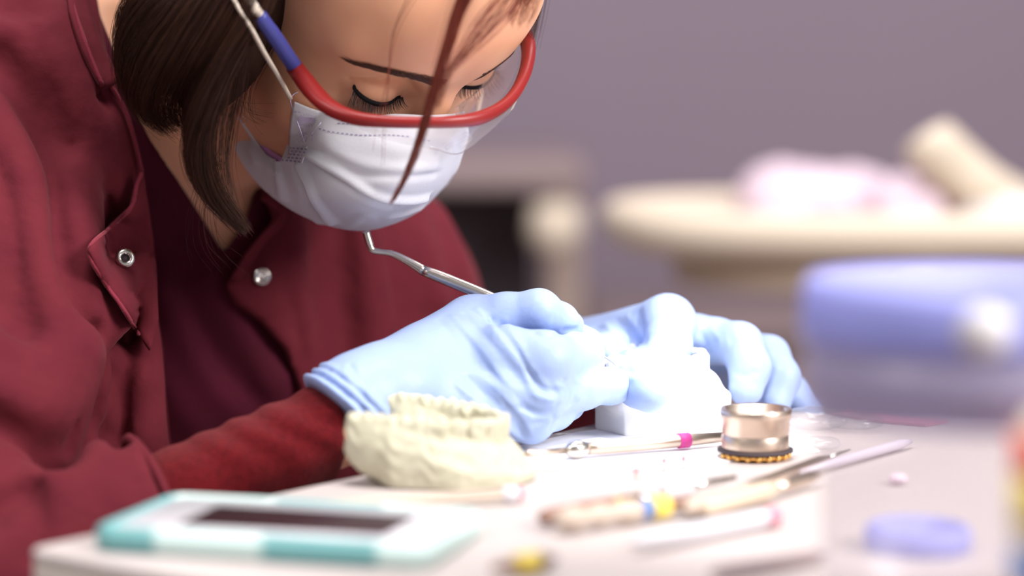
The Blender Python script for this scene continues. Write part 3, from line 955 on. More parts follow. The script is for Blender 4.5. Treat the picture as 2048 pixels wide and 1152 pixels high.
mask_lines = [  # pleats fanning out of the pinched side: (points, width, height)
    ([(606, 300), (640, 322), (690, 352), (745, 385), (800, 398), (860, 392)], .0022, .0030),
    ([(604, 312), (638, 338), (690, 370), (742, 402), (800, 414)], .0022, -.0022),
    ([(598, 326), (618, 365), (640, 410), (668, 448)], .0028, .0032),
    ([(590, 330), (604, 372), (625, 415), (648, 450)], .0022, -.0022),
    ([(556, 322), (560, 355), (568, 400)], .0030, .0026),
    ([(548, 322), (550, 355), (556, 392)], .0020, -.0018),
    ([(640, 300), (720, 328), (800, 338), (880, 328)], .0035, .0012),
    ([(606, 296), (650, 304), (720, 345), (800, 352), (890, 345)], .0024, -.0012),
    ([(690, 455), (735, 425), (790, 430), (850, 410)], .0035, .0014),
    ([(500, 290), (520, 330), (548, 372)], .003, .0016)]
def mask_disp(A):
    S = A.copy()
    m_, n_, _ = A.shape
    du = np.gradient(A, axis=1); dv = np.gradient(A, axis=0)
    N = np.cross(dv, du); N /= np.linalg.norm(N, axis=2, keepdims=True) + 1e-9
    view = A - CAM
    flip = (N * view).sum(2) > 0
    N[flip] *= -1
    px_ = proj(A.reshape(-1, 3)).reshape(m_, n_, 3)
    for pts, w, a in mask_lines:
        q = dens(pts, 5)
        fl = px_[:, :, :2].reshape(-1, 2)
        # nearest sheet point for every line point, so the pleat lies on the sheet itself
        L = np.array([A.reshape(-1, 3)[np.argmin(((fl - z) ** 2).sum(1))] for z in q])
        L = (L + np.roll(L, 1, 0) + np.roll(L, -1, 0)) / 3 if len(L) > 4 else L
        dd = polydist(A.reshape(-1, 3), L[1:-1]).reshape(m_, n_)
        S += N * (a * np.exp(-(dd / w) ** 2))[..., None]
    # keep clear of the face
    for i in range(0, m_ - 1):
        for j in range(0, int(n_ * .86)):
            x, y, d = proj(S[i, j])
            h = hit(sd_head, x, y, 1.05, 1.4)
            if h is not None and d > h - .0022 and i < m_ * .8:
                S[i, j] = P(x, y, h - .0022)
    return S
mo, MA = grid_surface('mask_sheet', rows, M['mask'], MASK, 14, 14, .0008, mask_disp)
mm_, mn_, _ = MA.shape
_id = np.arange(mm_ * mn_).reshape(mm_, mn_)
_fc = np.stack([_id[:-1, :-1], _id[1:, :-1], _id[1:, 1:], _id[:-1, 1:]], -1).reshape(-1, 4)
mask_bvh = BVHTree.FromPolygons([Vector(q) for q in MA.reshape(-1, 3)], [tuple(f) for f in _fc])
def on_mask(x, y, lift=.0008):
    r = Vector(P(x, y, 1.0) - CAM).normalized()
    h = mask_bvh.ray_cast(Vector(CAM), r)
    if h[0] is None:
        return P(x, y, 1.2)
    return np.array(h[0] - r * lift)
def ribbon_on(mb, pts, w, lift=.0009, fn=on_mask):
    """flat printed stroke lying on a surface"""
    n = len(pts)
    q = np.array(pts, float)
    t = np.gradient(q, axis=0); t /= np.linalg.norm(t, axis=1, keepdims=True)
    nn = np.stack([-t[:, 1], t[:, 0]], 1)
    v = []
    for i in range(n):
        v += [fn(*(q[i] + nn[i] * w / 2), lift), fn(*(q[i] - nn[i] * w / 2), lift)]
    mb.add(v, [(2 * i, 2 * i + 1, 2 * i + 3, 2 * i + 2) for i in range(n - 1)])
def dashes(mb, line, step, ln, w):
    q = dens(line, 12)
    s = np.concatenate([[0], np.cumsum(np.linalg.norm(np.diff(q, axis=0), axis=1))])
    k = 0.0
    while k < s[-1] - ln:
        f = lambda u: np.array([np.interp(u, s, q[:, 0]), np.interp(u, s, q[:, 1])])
        ribbon_on(mb, [f(k), f(k + ln)], w)
        k += step
mb = MB()
dashes(mb, [(676, 246), (700, 248), (722, 248)], 8.6, 5, 2.2)
dashes(mb, [(637, 257), (665, 264), (720, 270), (780, 270), (818, 273)], 9.3, 5.2, 2.3)
dashes(mb, [(846, 279), (864, 283)], 9, 5, 2)
for i in range(5):                                       # dotted folded tab
    for j in range(5):
        x = 577 + i * 8 - j * 3.4; y = 295 + j * 6.2 + i * .8
        ribbon_on(mb, [(x, y), (x + 4.4, y + .6)], 3.0, .0026)
mb.build('print', M['ink'], mo)
mb = MB()
for (ex, ey, rx, ry) in ((613, 241, 15, 10), (476, 250, 8, 13)):
    if ex < 500: mb.build('print', M['inkl'], mo); mb = MB()
    ribbon_on(mb, [(ex - rx * .8, ey), (ex - rx * .3, ey), (ex + rx * .3, ey), (ex + rx * .8, ey)], ry * 1.1)
    for k in range(20):
        a = 2 * math.pi * k / 20
        ribbon_on(mb, [(ex + rx * math.cos(a), ey + ry * math.sin(a)), (ex + rx * 1.28 * math.cos(a), ey + ry * 1.3 * math.sin(a))], 2.2)
for k in range(26):
    x = 464 + random.random() * 26; y = 228 + random.random() * 50
    ribbon_on(mb, [(x, y), (x + 2, y)], 1.8)
mb.build('print', M['inkl'], mo)
mb = MB()
for k in range(26):
    x = 588 + random.random() * 36; y = 262 + random.random() * 26
    ribbon_on(mb, [(x, y), (x + 2, y)], 1.8)
dashes(mb, [(588, 224), (604, 226)], 8, 5, 2)
mb.build('print', M['inkl'], mo)
# folded tab at the pinch, and the lilac lining seen beside it
def slab(name, pts, mt, parent, th):
    o = raw(name, np.array(pts), [tuple(range(len(pts)))], mt, parent, False)
    md = o.modifiers.new('thick', 'SOLIDIFY'); md.thickness = th; md.offset = 0
    return o
tabp = [on_mask(x, y, l) for x, y, l in ((575, 290, .0018), (614, 293, .0020), (604, 327, .0018), (590, 324, .0020), (568, 328, .0016), (563, 322, .0016))]
slab('side_tab', tabp, M['mask'], mo, .0006)
lin = PP((508, 266, 1.232), (523, 285, 1.226), (540, 299, 1.220), (560, 311, 1.212), (572, 322, 1.205), (562, 325, 1.210), (547, 321, 1.217), (533, 323, 1.220), (522, 300, 1.227))
slab('lining', lin, M['lilac'], mo, .0005)
mb = MB(); 
lp = dens(PP((581, 197, 1.174), (560, 158, 1.160), (530, 108, 1.140), (505, 62, 1.128), (480, 22, 1.122), (462, -12, 1.125), (440, -50, 1.150)), 5)
mb.tube(lp, .00125, 8, flat=.8); mb.build('ear_loop', M['loop'], MASK)
mb = MB()
lp = PP((453, 196, 1.235), (446, 178, 1.225), (441, 150, 1.215), (447, 110, 1.205), (458, 60, 1.195), (466, 10, 1.19))
mb.tube(dens(lp, 5), .0012, 8, flat=.5); mb.build('ear_loop', M['loop'], MASK)
mb = MB(); mb.tube(dens([P(955, 226, 1.232), H(.064, -.030, -.030), H(.075, -.070, -.012), H(.080, -.100, .005)], 5), .00125, 8, flat=.8); mb.build('ear_loop', M['loop'], MASK)
mb = MB()
th_ = [on_mask(609, 284, .0008), on_mask(595, 245, .0010), P(584, 215, 1.178), P(581, 198, 1.176), P(588, 188, 1.176), P(600, 183, 1.177), P(612, 184, 1.180)]
mb.tube(dens(th_, 5), .00032, 6); 
mb.tube([on_mask(642, 245, .0007), on_mask(625, 266, .0007), on_mask(611, 283, .0007)], .00032, 6)
mb.build('thread', M['inkl'], MASK)

# ================================================================== safety glasses
GL = thing('safety_glasses', 'red framed safety glasses with clear lens and navy temple sleeve, worn low on the nose', 'safety glasses', tuple(P(850, 260, 1.15)))
bar_px = [(588, 133, 1.158), (602, 152, 1.153), (628, 185, 1.146), (662, 216, 1.139), (710, 236, 1.133), (770, 243, 1.131), (840, 245, 1.133), (900, 244, 1.137), (955, 237, 1.146),
          (1000, 216, 1.158), (1030, 186, 1.170), (1050, 145, 1.184), (1057, 100, 1.200), (1047, 62, 1.222), (1028, 38, 1.245), (1010, 22, 1.268)]
bar = dens(PP(*bar_px), 5)
br = dens([(a, 0) for a in (.0042, .0044, .0048, .0050, .0042, .0034, .0032, .0033, .0039, .0036, .0036, .0040, .0042, .0040, .0034, .0026)], 5)[:, 0]
mb = MB(); mb.tube(bar, br, 18, flat=.80, up=hf); mb.build('frame_bar', M['red'], GL)
mb = MB(); mb.tube(dens(PP((594, 140, 1.1575), (575, 112, 1.150), (555, 82, 1.142), (536, 55, 1.134), (518, 30, 1.128)), 4), [.0037] * 12 + [.0035] * 5, 16, flat=.9, up=hf); mb.build('temple_sleeve', M['blue'], GL, label='navy blue temple sleeve')
mb = MB(); mb.tube(dens(PP((522, 35, 1.130), (508, 14, 1.125), (490, -14, 1.126), (466, -60, 1.140), (430, -105, 1.165)), 4), .0026, 12, flat=.8, up=hf); mb.build('temple_tip', M['loop'], GL, label='cream temple tip')
mb = MB(); mb.tube(dens([P(1014, 26, 1.262), P(992, 2, 1.278), H(.080, -.070, .004), H(.081, -.098, .010)], 4), .0026, 10); mb.build('temple_tip', M['red'], GL)
top = [(668, 226, 1.139), (740, 246, 1.131), (810, 250, 1.131), (880, 250, 1.134), (945, 244, 1.142), (1000, 222, 1.156), (1036, 190, 1.172)]
mid = [(690, 240, 1.146), (750, 262, 1.137), (815, 272, 1.136), (875, 280, 1.139), (925, 280, 1.148), (975, 252, 1.164), (1026, 212, 1.182)]
bot = [(712, 250, 1.150), (760, 272, 1.142), (815, 286, 1.141), (868, 296, 1.144), (916, 306, 1.154), (965, 272, 1.172), (1022, 220, 1.190)]
grid_surface('lens', [PP(*top), PP(*mid), PP(*bot)], M['lens'], GL, 6, 6, .0016)
top = [(915, 243, 1.143), (960, 236, 1.150), (1005, 212, 1.162), (1040, 165, 1.180), (1053, 120, 1.198), (1048, 78, 1.222)]
mid = [(912, 232, 1.165), (945, 218, 1.175), (978, 195, 1.186), (1008, 155, 1.200), (1025, 115, 1.215), (1030, 80, 1.232)]
bot = [(910, 218, 1.188), (935, 200, 1.200), (958, 180, 1.212), (985, 148, 1.222), (1003, 115, 1.234), (1015, 85, 1.245)]
grid_surface('lens', [PP(*top), PP(*mid), PP(*bot)], M['lens'], GL, 6, 6, .0016)
mb = MB()
npd = dens(PP((893, 296, 1.156), (905, 286, 1.153), (920, 276, 1.153), (934, 268, 1.157), (940, 278, 1.160), (925, 292, 1.158), (905, 300, 1.158)), 4)
mb.tube(npd, .0011, 8); mb.build('nose_pad', M['lens'], GL)

# ================================================================== hair
def strands(name, curves, rad, mt, parent):
    hc = bpy.data.hair_curves.new(name)
    sizes = [len(c) for c in curves]
    hc.add_curves(sizes)
    base = np.array(PERSON.location)
    pts = (np.concatenate(curves) - base).astype(np.float32)
    hc.position_data.foreach_set('vector', pts.ravel())
    r = np.concatenate([np.linspace(1, .25, n) ** .6 * rad for n in sizes]).astype(np.float32)
    at = hc.attributes.get('radius') or hc.attributes.new('radius', 'FLOAT', 'POINT')
    at.data.foreach_set('value', r)
    hc.materials.append(mt)
    o = bpy.data.objects.new(name, hc)
    SC.collection.objects.link(o); o.parent = parent
    return o
def hair_mat(name, c1, c2):
    m_ = bpy.data.materials.new(name); m_.use_nodes = True
    nt = m_.node_tree; b = nt.nodes['Principled BSDF']
    hi = nt.nodes.new('ShaderNodeHairInfo')
    r = nt.nodes.new('ShaderNodeMix'); r.data_type = 'RGBA'
    r.inputs[6].default_value = (*c1, 1); r.inputs[7].default_value = (*c2, 1)
    nt.links.new(hi.outputs['Random'], r.inputs[0]); nt.links.new(r.outputs[2], b.inputs['Base Color'])
    b.inputs['Roughness'].default_value = .42; b.inputs['Specular IOR Level'].default_value = .2
    return m_
M['strand'] = hair_mat('brown hair strands', (.012, .0045, .003), (.058, .020, .011))
M['strandr'] = hair_mat('auburn hair strands', (.085, .016, .012), (.25, .050, .030))
def fan(guides, n, jit, djit, spread_tip=1.0, clump=0.0, steps=5, short=.12):
    G = [dens(PP(*g), steps) for g in guides]
    L = max(len(g) for g in G)
    G = [np.stack([np.interp(np.linspace(0, 1, L), np.linspace(0, 1, len(g)), g[:, k]) for k in range(3)], 1) for g in G]
    out = []
    for i in range(n):
        u = RNG.random() * (len(G) - 1); a = min(int(u), len(G) - 2); t = u - a
        if clump:
            cc = round(t * 6) / 6; ct = np.linspace(0, 1, L)[:, None] ** 1.3 * clump
            tt = t * (1 - ct) + cc * ct
        else: tt = t
        c = G[a] * (1 - tt) + G[a + 1] * tt
        k = np.linspace(0, 1, L)[:, None]
        off = RNG.normal(0, 1, 3) * jit
        off2 = RNG.normal(0, 1, 3) * jit * spread_tip
        ph = RNG.random() * 6
        wob = np.sin(k * (3 + 3 * RNG.random()) + ph) * jit * .5 * RGT
        c = c + off * (1 - k) + off2 * k + wob + FWD * RNG.uniform(-djit, djit)
        e = 1 - RNG.random() ** 3 * short * 3
        m_ = max(4, int(L * e)); out.append(c[:m_])
    return out
SIDE = [
    [(580, -70, 1.118), (538, 10, 1.122), (497, 80, 1.124), (448, 170, 1.130), (422, 270, 1.140), (436, 370, 1.150), (512, 482, 1.165)],
    [(560, -70, 1.110), (520, 30, 1.113), (470, 120, 1.118), (425, 220, 1.128), (400, 310, 1.140), (422, 400, 1.152), (495, 474, 1.165)],
    [(530, -70, 1.105), (485, 40, 1.108), (430, 140, 1.114), (392, 220, 1.124), (374, 290, 1.138), (384, 345, 1.150), (410, 390, 1.160)],
    [(515, -70, 1.105), (460, 40, 1.108), (410, 120, 1.116), (380, 180, 1.130), (370, 210, 1.140), (372, 235, 1.150), (384, 250, 1.158)],
    [(450, -70, 1.110), (390, 30, 1.112), (335, 120, 1.120), (300, 190, 1.134), (300, 225, 1.144), (318, 250, 1.152), (338, 262, 1.158)],
    [(410, -70, 1.118), (345, 20, 1.120), (292, 90, 1.130), (268, 150, 1.142), (268, 190, 1.152), (280, 220, 1.160), (296, 236, 1.165)],
    [(370, -70, 1.130), (305, 0, 1.132), (262, 60, 1.142), (248, 110, 1.152), (248, 150, 1.160), (256, 180, 1.168), (264, 200, 1.172)],
    [(330, -70, 1.145), (275, -30, 1.148), (250, 10, 1.155), (242, 50, 1.162), (240, 90, 1.168), (243, 120, 1.174), (248, 140, 1.178)]]
def scalp(side, y, th, lift=.009):
    k = math.sqrt(max(.02, 1 - ((y + .098) / (.094 + lift)) ** 2))
    return H(side * (.071 + lift) * math.sin(th) * k, y, .040 + (.080 + lift) * math.cos(th) * k)
def G3(pts): return [tuple(proj(q)) for q in pts]
SIDE = [[tuple(proj(scalp(-1, -.040 - .015 * i, t))) for t in (.0, .45, .9, 1.25)] + [(x, y, d + .022 - .012 * min(1, j / 6)) for j, (x, y, d) in enumerate(g)] for i, g in enumerate(SIDE)]
def sd_hairmass(p):
    q = (p - HO.astype(np.float32)) @ HRf.T
    d = sd_ell(q, (0, -.100, .046), (.0765, .100, .086))
    d = smax(d, q[:, 1] + .052 + .25 * (np.abs(q[:, 0])) - .55 * np.maximum(q[:, 2] - .045, 0), .006)
    p = p - (FWD * .022).astype(np.float32)
    s = sd_cone(p, P(500, -90, 1.150), P(400, 120, 1.155), .026, .020)
    s = smin(s, sd_cone(p, P(400, 120, 1.155), P(392, 200, 1.165), .018, .008), .015)
    s = smin(s, sd_cone(p, P(430, -90, 1.160), P(300, 130, 1.180), .028, .013), .02)
    s = smin(s, sd_cone(p, P(480, -90, 1.150), P(450, 90, 1.150), .022, .011), .02)
    s = smin(s, sd_cone(p, P(330, -80, 1.19), P(275, 90, 1.195), .020, .008), .02)
    d = smin(d, s, .02)
    return d
from_sdf('hair', sd_hairmass, (-.27, .98, .80), (.06, 1.34, 1.20), .0025, M['hair'], PERSON)
cv = fan(SIDE[3:], 2600, .0020, .006, 1.2, .5, 5, .12) + fan(SIDE[:3], 1300, .0016, .006, 1.0, .65, 5, .10)
cv += fan(SIDE[:3], 700, .0012, .005, 1.2, .9, 5, .10)
cv += fan([[(q[0], q[1], q[2]) for q in SIDE[2]], [(q[0], q[1], q[2]) for q in SIDE[3]]], 500, .0012, .005, 1.0, .9, 5, .25)
far = [[scalp(1, -.040 - .015 * i, t) for t in (.0, .45, .9, 1.3)] for i in range(6)]
far = [G3(g + [g[-1] + hf * -.004 + ha * .004 - UPV * .03, g[-1] - UPV * .065 - ha * .01]) for g in far]
cv += fan(far, 1400, .0016, .003, 1.2, .5, 5, .10)
back = [G3([scalp(np.sign(x), -.12, abs(x) * 6), H(x * .8, -.185, .085), H(x, -.205, .035), H(x * 1.02, -.200, -.02), H(x * .95, -.190, -.065)]) for x in (-.078, -.05, -.02, .02, .05, .078)]
cv += fan(back, 1700, .0016, .003, 1.2, .5, 5, .10)
strands('hair_strands', cv, .00011, M['strand'], PERSON)
thin = []
thin += fan([[(500, 60, 1.135), (490, 170, 1.150), (470, 260, 1.165), (462, 340, 1.165), (480, 430, 1.165)], [(470, 60, 1.135), (452, 170, 1.145), (436, 260, 1.150), (438, 340, 1.155), (470, 440, 1.160)]], 90, .0010, .004, 1.5, .5)
thin += fan([[(560, 60, 1.165), (540, 110, 1.172), (505, 170, 1.182), (500, 230, 1.185), (520, 260, 1.186)], [(520, 100, 1.165), (500, 150, 1.172), (480, 200, 1.182), (500, 215, 1.185), (570, 220, 1.184)]], 22, .0012, .001, 2.0)
thin += fan([[(430, 300, 1.16), (380, 400, 1.17), (360, 480, 1.18), (375, 540, 1.19)], [(440, 320, 1.16), (430, 420, 1.165), (450, 500, 1.17), (520, 560, 1.18)]], 16, .0015, .002, 2)
strands('hair_wisps', thin, .00009, M['strand'], PERSON)
FR = [
    [(975, -60, 1.085), (930, 20, 1.088), (905, 90, 1.090), (885, 150, 1.094), (866, 210, 1.100), (852, 262, 1.106), (828, 325, 1.112), (800, 378, 1.118), (778, 412, 1.122)],
    [(935, -60, 1.085), (905, 20, 1.088), (885, 90, 1.090), (868, 150, 1.094), (850, 210, 1.100), (838, 262, 1.106), (818, 325, 1.112), (796, 378, 1.118), (777, 414, 1.122)]]
pre = G3([scalp(-1, -.060, .15), scalp(-1, -.035, .25, .012), H(-.030, .004, .108)])
FR = [pre + g for g in FR]
fr = fan(FR, 150, .0013, .002, .35, .95, 5, .16)
FR2 = [
    [(1075, -50, 1.11), (1045, 5, 1.11), (1000, 55, 1.105), (950, 100, 1.100), (905, 140, 1.098), (885, 180, 1.098), (870, 225, 1.102)],
    [(1020, -50, 1.11), (985, 0, 1.11), (950, 45, 1.105), (925, 90, 1.100), (900, 130, 1.098), (880, 170, 1.098), (866, 215, 1.102)]]
pre = G3([scalp(-1, -.060, .05), scalp(-1, -.035, .08, .012), H(-.012, .002, .104)])
FR2 = [pre + g for g in FR2]
fr += fan(FR2, 90, .0016, .002, .6, .8, 5, .2)
fr += fan([[(1100, -50, 1.12), (1080, -5, 1.12), (1072, 25, 1.122), (1058, 55, 1.125)], [(1060, -50, 1.12), (1035, 0, 1.12), (1015, 30, 1.122), (1010, 50, 1.125)]], 70, .0012, .002, 1)
fr += fan([[(870, -40, 1.10), (800, 60, 1.12), (770, 160, 1.125), (745, 260, 1.13), (735, 350, 1.135)], [(820, -40, 1.10), (780, 60, 1.12), (772, 160, 1.125), (765, 260, 1.13), (762, 340, 1.135)]], 5, .0015, .002, 2)
strands('front_lock', fr, .00011, M['strandr'], PERSON)

# ================================================================== on the table
TZ = TABLE_Z
def tp(px, py, z=0.0):
    return onz(px, py, TZ + z)
# sheet of paper under the work
pp = [tp(1030, 896), tp(1158, 866), tp(1330, 846), tp(1560, 868), tp(1640, 905), tp(1330, 940), tp(1060, 940)]
mb = MB(); mb.prism([xy(q) for q in pp][::-1], TZ + .0002, TZ + .0008)
tag(mb.build('paper_sheet', M['paper'], smooth=False), 'white paper sheet lying flat under the white plaster cast and pink banded pen', 'paper')

# dental casts
def poly2(q, poly):
    x = q[:, 0]; y = q[:, 1]; n = len(poly)
    best = np.full(len(q), 1e9); ins = np.zeros(len(q), bool)
    for i in range(n):
        a = np.array(poly[i]); b = np.array(poly[(i + 1) % n]); ab = b - a
        t = np.clip(((x - a[0]) * ab[0] + (y - a[1]) * ab[1]) / (ab @ ab), 0, 1)
        best = np.minimum(best, (x - a[0] - t * ab[0]) ** 2 + (y - a[1] - t * ab[1]) ** 2)
        c = ((a[1] > y) != (b[1] > y))
        with np.errstate(divide='ignore', invalid='ignore'):
            ins ^= c & (x < (b[0] - a[0]) * (y - a[1]) / (b[1] - a[1] + 1e-12) + a[0])
    d = np.sqrt(best)
    return np.where(ins, -d, d)
CPOLY = [(0, -.012), (.017, -.031), (.043, -.029), (.063, -.011), (.066, 0), (.063, .011), (.043, .029), (.017, .031), (0, .012)]
ARCH = [(.002, -.0255), (.012, -.0250), (.022, -.0238), (.031, -.0215), (.039, -.0185), (.0455, -.0145), (.050, -.0092), (.0522, -.0033)]
ARCH = ARCH + [(x, -y) for x, y in ARCH[::-1]]
def cast_sdf(hb, seed, slope=0.0, toothsize=1.0, heel=0.0):
    rs = np.random.default_rng(seed)
    teeth = []
    for i, (x, y) in enumerate(ARCH):
        a = ARCH[max(i - 1, 0)]; b = ARCH[min(i + 1, len(ARCH) - 1)]
        t = np.array([b[0] - a[0], b[1] - a[1]]); t /= np.linalg.norm(t)
        molar = min(i, len(ARCH) - 1 - i) < 4
        teeth.append((x, y, t, molar, rs.uniform(-.0006, .0006)))
    def f(q):
        z = q[:, 2]
        tap = q.copy()
        d2 = poly2(q, CPOLY)
        top = hb + .0035 * np.sin(q[:, 0] * 60 + 1) + slope * (.03 - q[:, 0])
        d = smax(d2, np.maximum(z - top, -z), .0015)
        arch = polydist(q * np.array([1, 1, 0]), np.array([(x, y, 0) for x, y in ARCH]))
        gum = np.sqrt((arch / .0095) ** 2 + ((z - top) / .0115) ** 2)
        gum = smax((gum - 1) * .0095, d2 - .0012, .002)
        d = smin(d, gum, .006)
        d = smax(d, -(z), .0005)
        if heel:
            hl = np.minimum(sd_ell(q, (.008, -.0255, hb + .006), (.012, .008, .012)), sd_ell(q, (.008, .0255, hb + .007), (.012, .008, .012)))
            d = smin(d, hl, .004)
        for (x, y, t, molar, dz) in teeth:
            R = np.array([[t[0], t[1], 0], [-t[1], t[0], 0], [0, 0, 1]])
            zc = hb + .0105 + dz + slope * (.03 - x)
            if molar:
                e = sd_box(q, (x, y, zc), np.array([.0047, .0048, .0052]) * toothsize, R, .0022)
                for sx in (-1, 1):
                    for sy in (-1, 1):
                        c = np.array([x, y, 0]) + R.T @ np.array([sx * .0023, sy * .0024, 0]) * toothsize
                        e = smin(e, sd_ell(q, (c[0], c[1], zc + .0045 * toothsize), (.0019, .0019, .0022)), .0016)
                e = smax(e, -sd_ell(q, (x, y, zc + .0062 * toothsize), (.0022, .0012, .0016)), .0012)
            else:
                e = sd_box(q, (x, y, zc + .0005), np.array([.0033, .0026, .0060]) * toothsize, R, .0020)
            d = smin(d, e, .0011)
        return d
    return f
def cast(name, label, org, fwd, sc, hb, mt, seed, slope, ts, heel):
    fwd = np.array([fwd[0], fwd[1], 0]); fwd /= np.linalg.norm(fwd)
    R = np.stack([fwd, [-fwd[1], fwd[0], 0], [0, 0, 1]])
    f = cast_sdf(hb, seed, slope, ts, heel)
    h = .00062
    V, lo = sample_grid(lambda q: f(q), (-.010, -.036, -.002), (.072, .036, hb + .026), h)
    v, fc = surface_nets(V, lo, h)
    if heel:
        v = v + (.0002 * np.sin(v[:, [1, 2, 0]] * 900 + 3 * np.sin(v[:, [2, 0, 1]] * 400)) + .0003 * np.sin(v[:, [2, 0, 1]] * 330)) * (v[:, 2:3] > .003)
    v = (v * sc) @ R + np.array([org[0], org[1], TZ + .0003])
    o = raw(name, v, fc, mt)
    return tag(o, label, 'dental cast')
cast('dental_cast', 'pale grey green stone dental cast standing out of focus behind the phone', (-.062, 1.080), (.97, -.24), 1.12, .0098, M['stone'], 3, .08, 1.10, .003)
fw = np.array([.985, -.17]); wc = np.array([.041, 1.189]) + np.array([.17, .985]) * .0175
cast('dental_cast', 'brightly lit white plaster dental cast held under the gloved fingers', (wc[0] + .0, wc[1] + .012), fw, 1.02, .0215, M['plaster'], 5, .0, 1.0, 0)

# phone in its case
PH0 = tp(205, 1052, .010); pu = np.array([.963, -.270, 0]); pv = np.array([.270, .963, 0])
pc = PH0 + pu * .063 + pv * .0368
PL, PW, PT = .137, .0785, .0098
pc[2] = TZ
def rrect(cx, cy, hx, hy, r, n=8):
    out = []
    for (sx, sy, a0) in ((1, 1, 0), (-1, 1, 90), (-1, -1, 180), (1, -1, 270)):
        for i in range(n + 1):
            a = math.radians(a0 + 90 * i / n)
            out.append((cx + sx * (hx - r) + r * math.cos(a), cy + sy * (hy - r) + r * math.sin(a)))
    return out
def ph(poly, z):
    return [pc + pu * x + pv * y + np.array([0, 0, z]) for x, y in poly]
phone = thing('phone', 'smartphone in a teal and mint striped case lying at the near table corner', 'phone', tuple(pc))
def shell(mb, rings):
    n = len(rings[0]); v = [q for r in rings for q in r]; f = []
    for i in range(len(rings) - 1):
        for j in range(n):
            f.append((i * n + j, i * n + (j + 1) % n, (i + 1) * n + (j + 1) % n, (i + 1) * n + j))
    f.append(tuple(range(n - 1, -1, -1))); f.append(tuple((len(rings) - 1) * n + j for j in range(n)))
    mb.add(v, f)
tc_ = bpy.data.materials.new('striped phone case'); tc_.use_nodes = True
nt = tc_.node_tree; bs = nt.nodes['Principled BSDF']; bs.inputs['Roughness'].default_value = .4
tcn = nt.nodes.new('ShaderNodeTexCoord'); dt = nt.nodes.new('ShaderNodeVectorMath'); dt.operation = 'DOT_PRODUCT'
dt.inputs[1].default_value = (.963 + .10, -.270 + .30, 0)
nt.links.new(tcn.outputs['Object'], dt.inputs[0])
mr = nt.nodes.new('ShaderNodeMapRange'); mr.inputs['From Min'].default_value = -.080; mr.inputs['From Max'].default_value = .080
nt.links.new(dt.outputs['Value'], mr.inputs['Value'])
cr = nt.nodes.new('ShaderNodeValToRGB'); cr.color_ramp.interpolation = 'LINEAR'
tl, mn_c = (.17, .42, .43, 1), (.62, .80, .77, 1)
e = cr.color_ramp.elements; e[0].position = 0.0; e[0].color = tl; e[1].position = .155; e[1].color = tl
for pos, c in ((.175, mn_c), (.43, mn_c), (.45, tl), (.72, tl), (.74, mn_c), (1.0, mn_c)):
    q = e.new(pos); q.color = c
nt.links.new(mr.outputs['Result'], cr.inputs['Fac']); nt.links.new(cr.outputs['Color'], bs.inputs['Base Color'])
mb = MB(); hx, hy = PL / 2, PW / 2
rings = []
for dx, z in ((-.0025, .0003), (-.0006, .0014), (0, .0035), (0, .0065), (-.0008, .0088), (-.0026, PT), (-.0045, PT), (-.0058, PT - .0012), (-.0060, .0070)):
    rings.append(ph(rrect(0, 0, hx + dx, hy + dx, .0105 + dx), z))
shell(mb, rings); mb.build('case', tc_, phone)
mb = MB(); shell(mb, [ph(rrect(0, 0, hx - .0062, hy - .0062, .006), z) for z in (.0070, .0088)]); mb.build('front_glass', M['white'], phone)
mb = MB(); shell(mb, [ph(rrect(.003, -.001, hx - .0265, hy - .0190, .0015), z) for z in (.0088, .0091)]); mb.build('screen', M['screen'], phone, label='dark switched off screen')
mb = MB(); mb.lathe(pc + pu * (hx - .014) + np.array([0, 0, .0088]), [(0, .0003), (.0050, .0003), (.0056, .0002), (.0056, 0)], 24); mb.build('home_button', M['white'], phone)

def rod(a, b, fr):
    """points and radii along a line: fr = (fraction, radius)"""
    return [a + (b - a) * t for t, _ in fr], [r for _, r in fr]
def tool(name, label, cat, a, b, parts, group=None, n=16):
    """a thing lying from a to b; parts = (part name, material, [(fraction, radius)...])"""
    rmax = max(r for _, _, fr in parts for _, r in fr)
    a = np.array(a); b = np.array(b); a[2] = b[2] = TZ + rmax + .0009
    t = thing(name, label, cat, (a + b) / 2, group)
    for pn, mt, fr in parts:
        pts, rad = rod(a, b, fr)
        mb = MB(); mb.tube(pts, rad, n); mb.build(pn, mt, t)
    return t
# held probe
pb = thing('dental_probe', 'steel dental probe with bent tip held in the blue gloved hand', 'dental probe', tuple(P(990, 598, 1.213)))
mb = MB(); mb.tube(dens(PP((846, 541, 1.212), (900, 562, 1.212), (990, 600, 1.212), (1100, 655, 1.205), (1160, 688, 1.2)), 4), [.0026, .0027, .0029, .0030, .0030, .0030, .0030, .0030, .0030, .0030, .0028, .0026, .0024, .0022, .0020, .0017, .0014], 20); mb.build('handle', M['steel'], pb)
mb = MB(); mb.tube(dens(PP((848, 542, 1.212), (820, 525, 1.212), (786, 508, 1.212), (762, 504, 1.212), (745, 500, 1.212), (738, 484, 1.212), (732, 462, 1.212)), 4),
                   list(np.interp(np.linspace(0, 1, 25), [0, .2, .45, .62, .8, 1], [.0026, .0019, .0014, .0016, .0020, .0019])), 14); mb.build('working_tip', M['steel'], pb)
mb = MB(); mb.tube(dens(PP((1160, 688, 1.2), (1196, 707, 1.195), (1222, 722, 1.192), (1240, 740, 1.190)), 4), list(np.interp(np.linspace(0, 1, 13), [0, .3, 1], [.0014, .0007, .0003])), 10); mb.build('working_tip', M['steel'], pb)

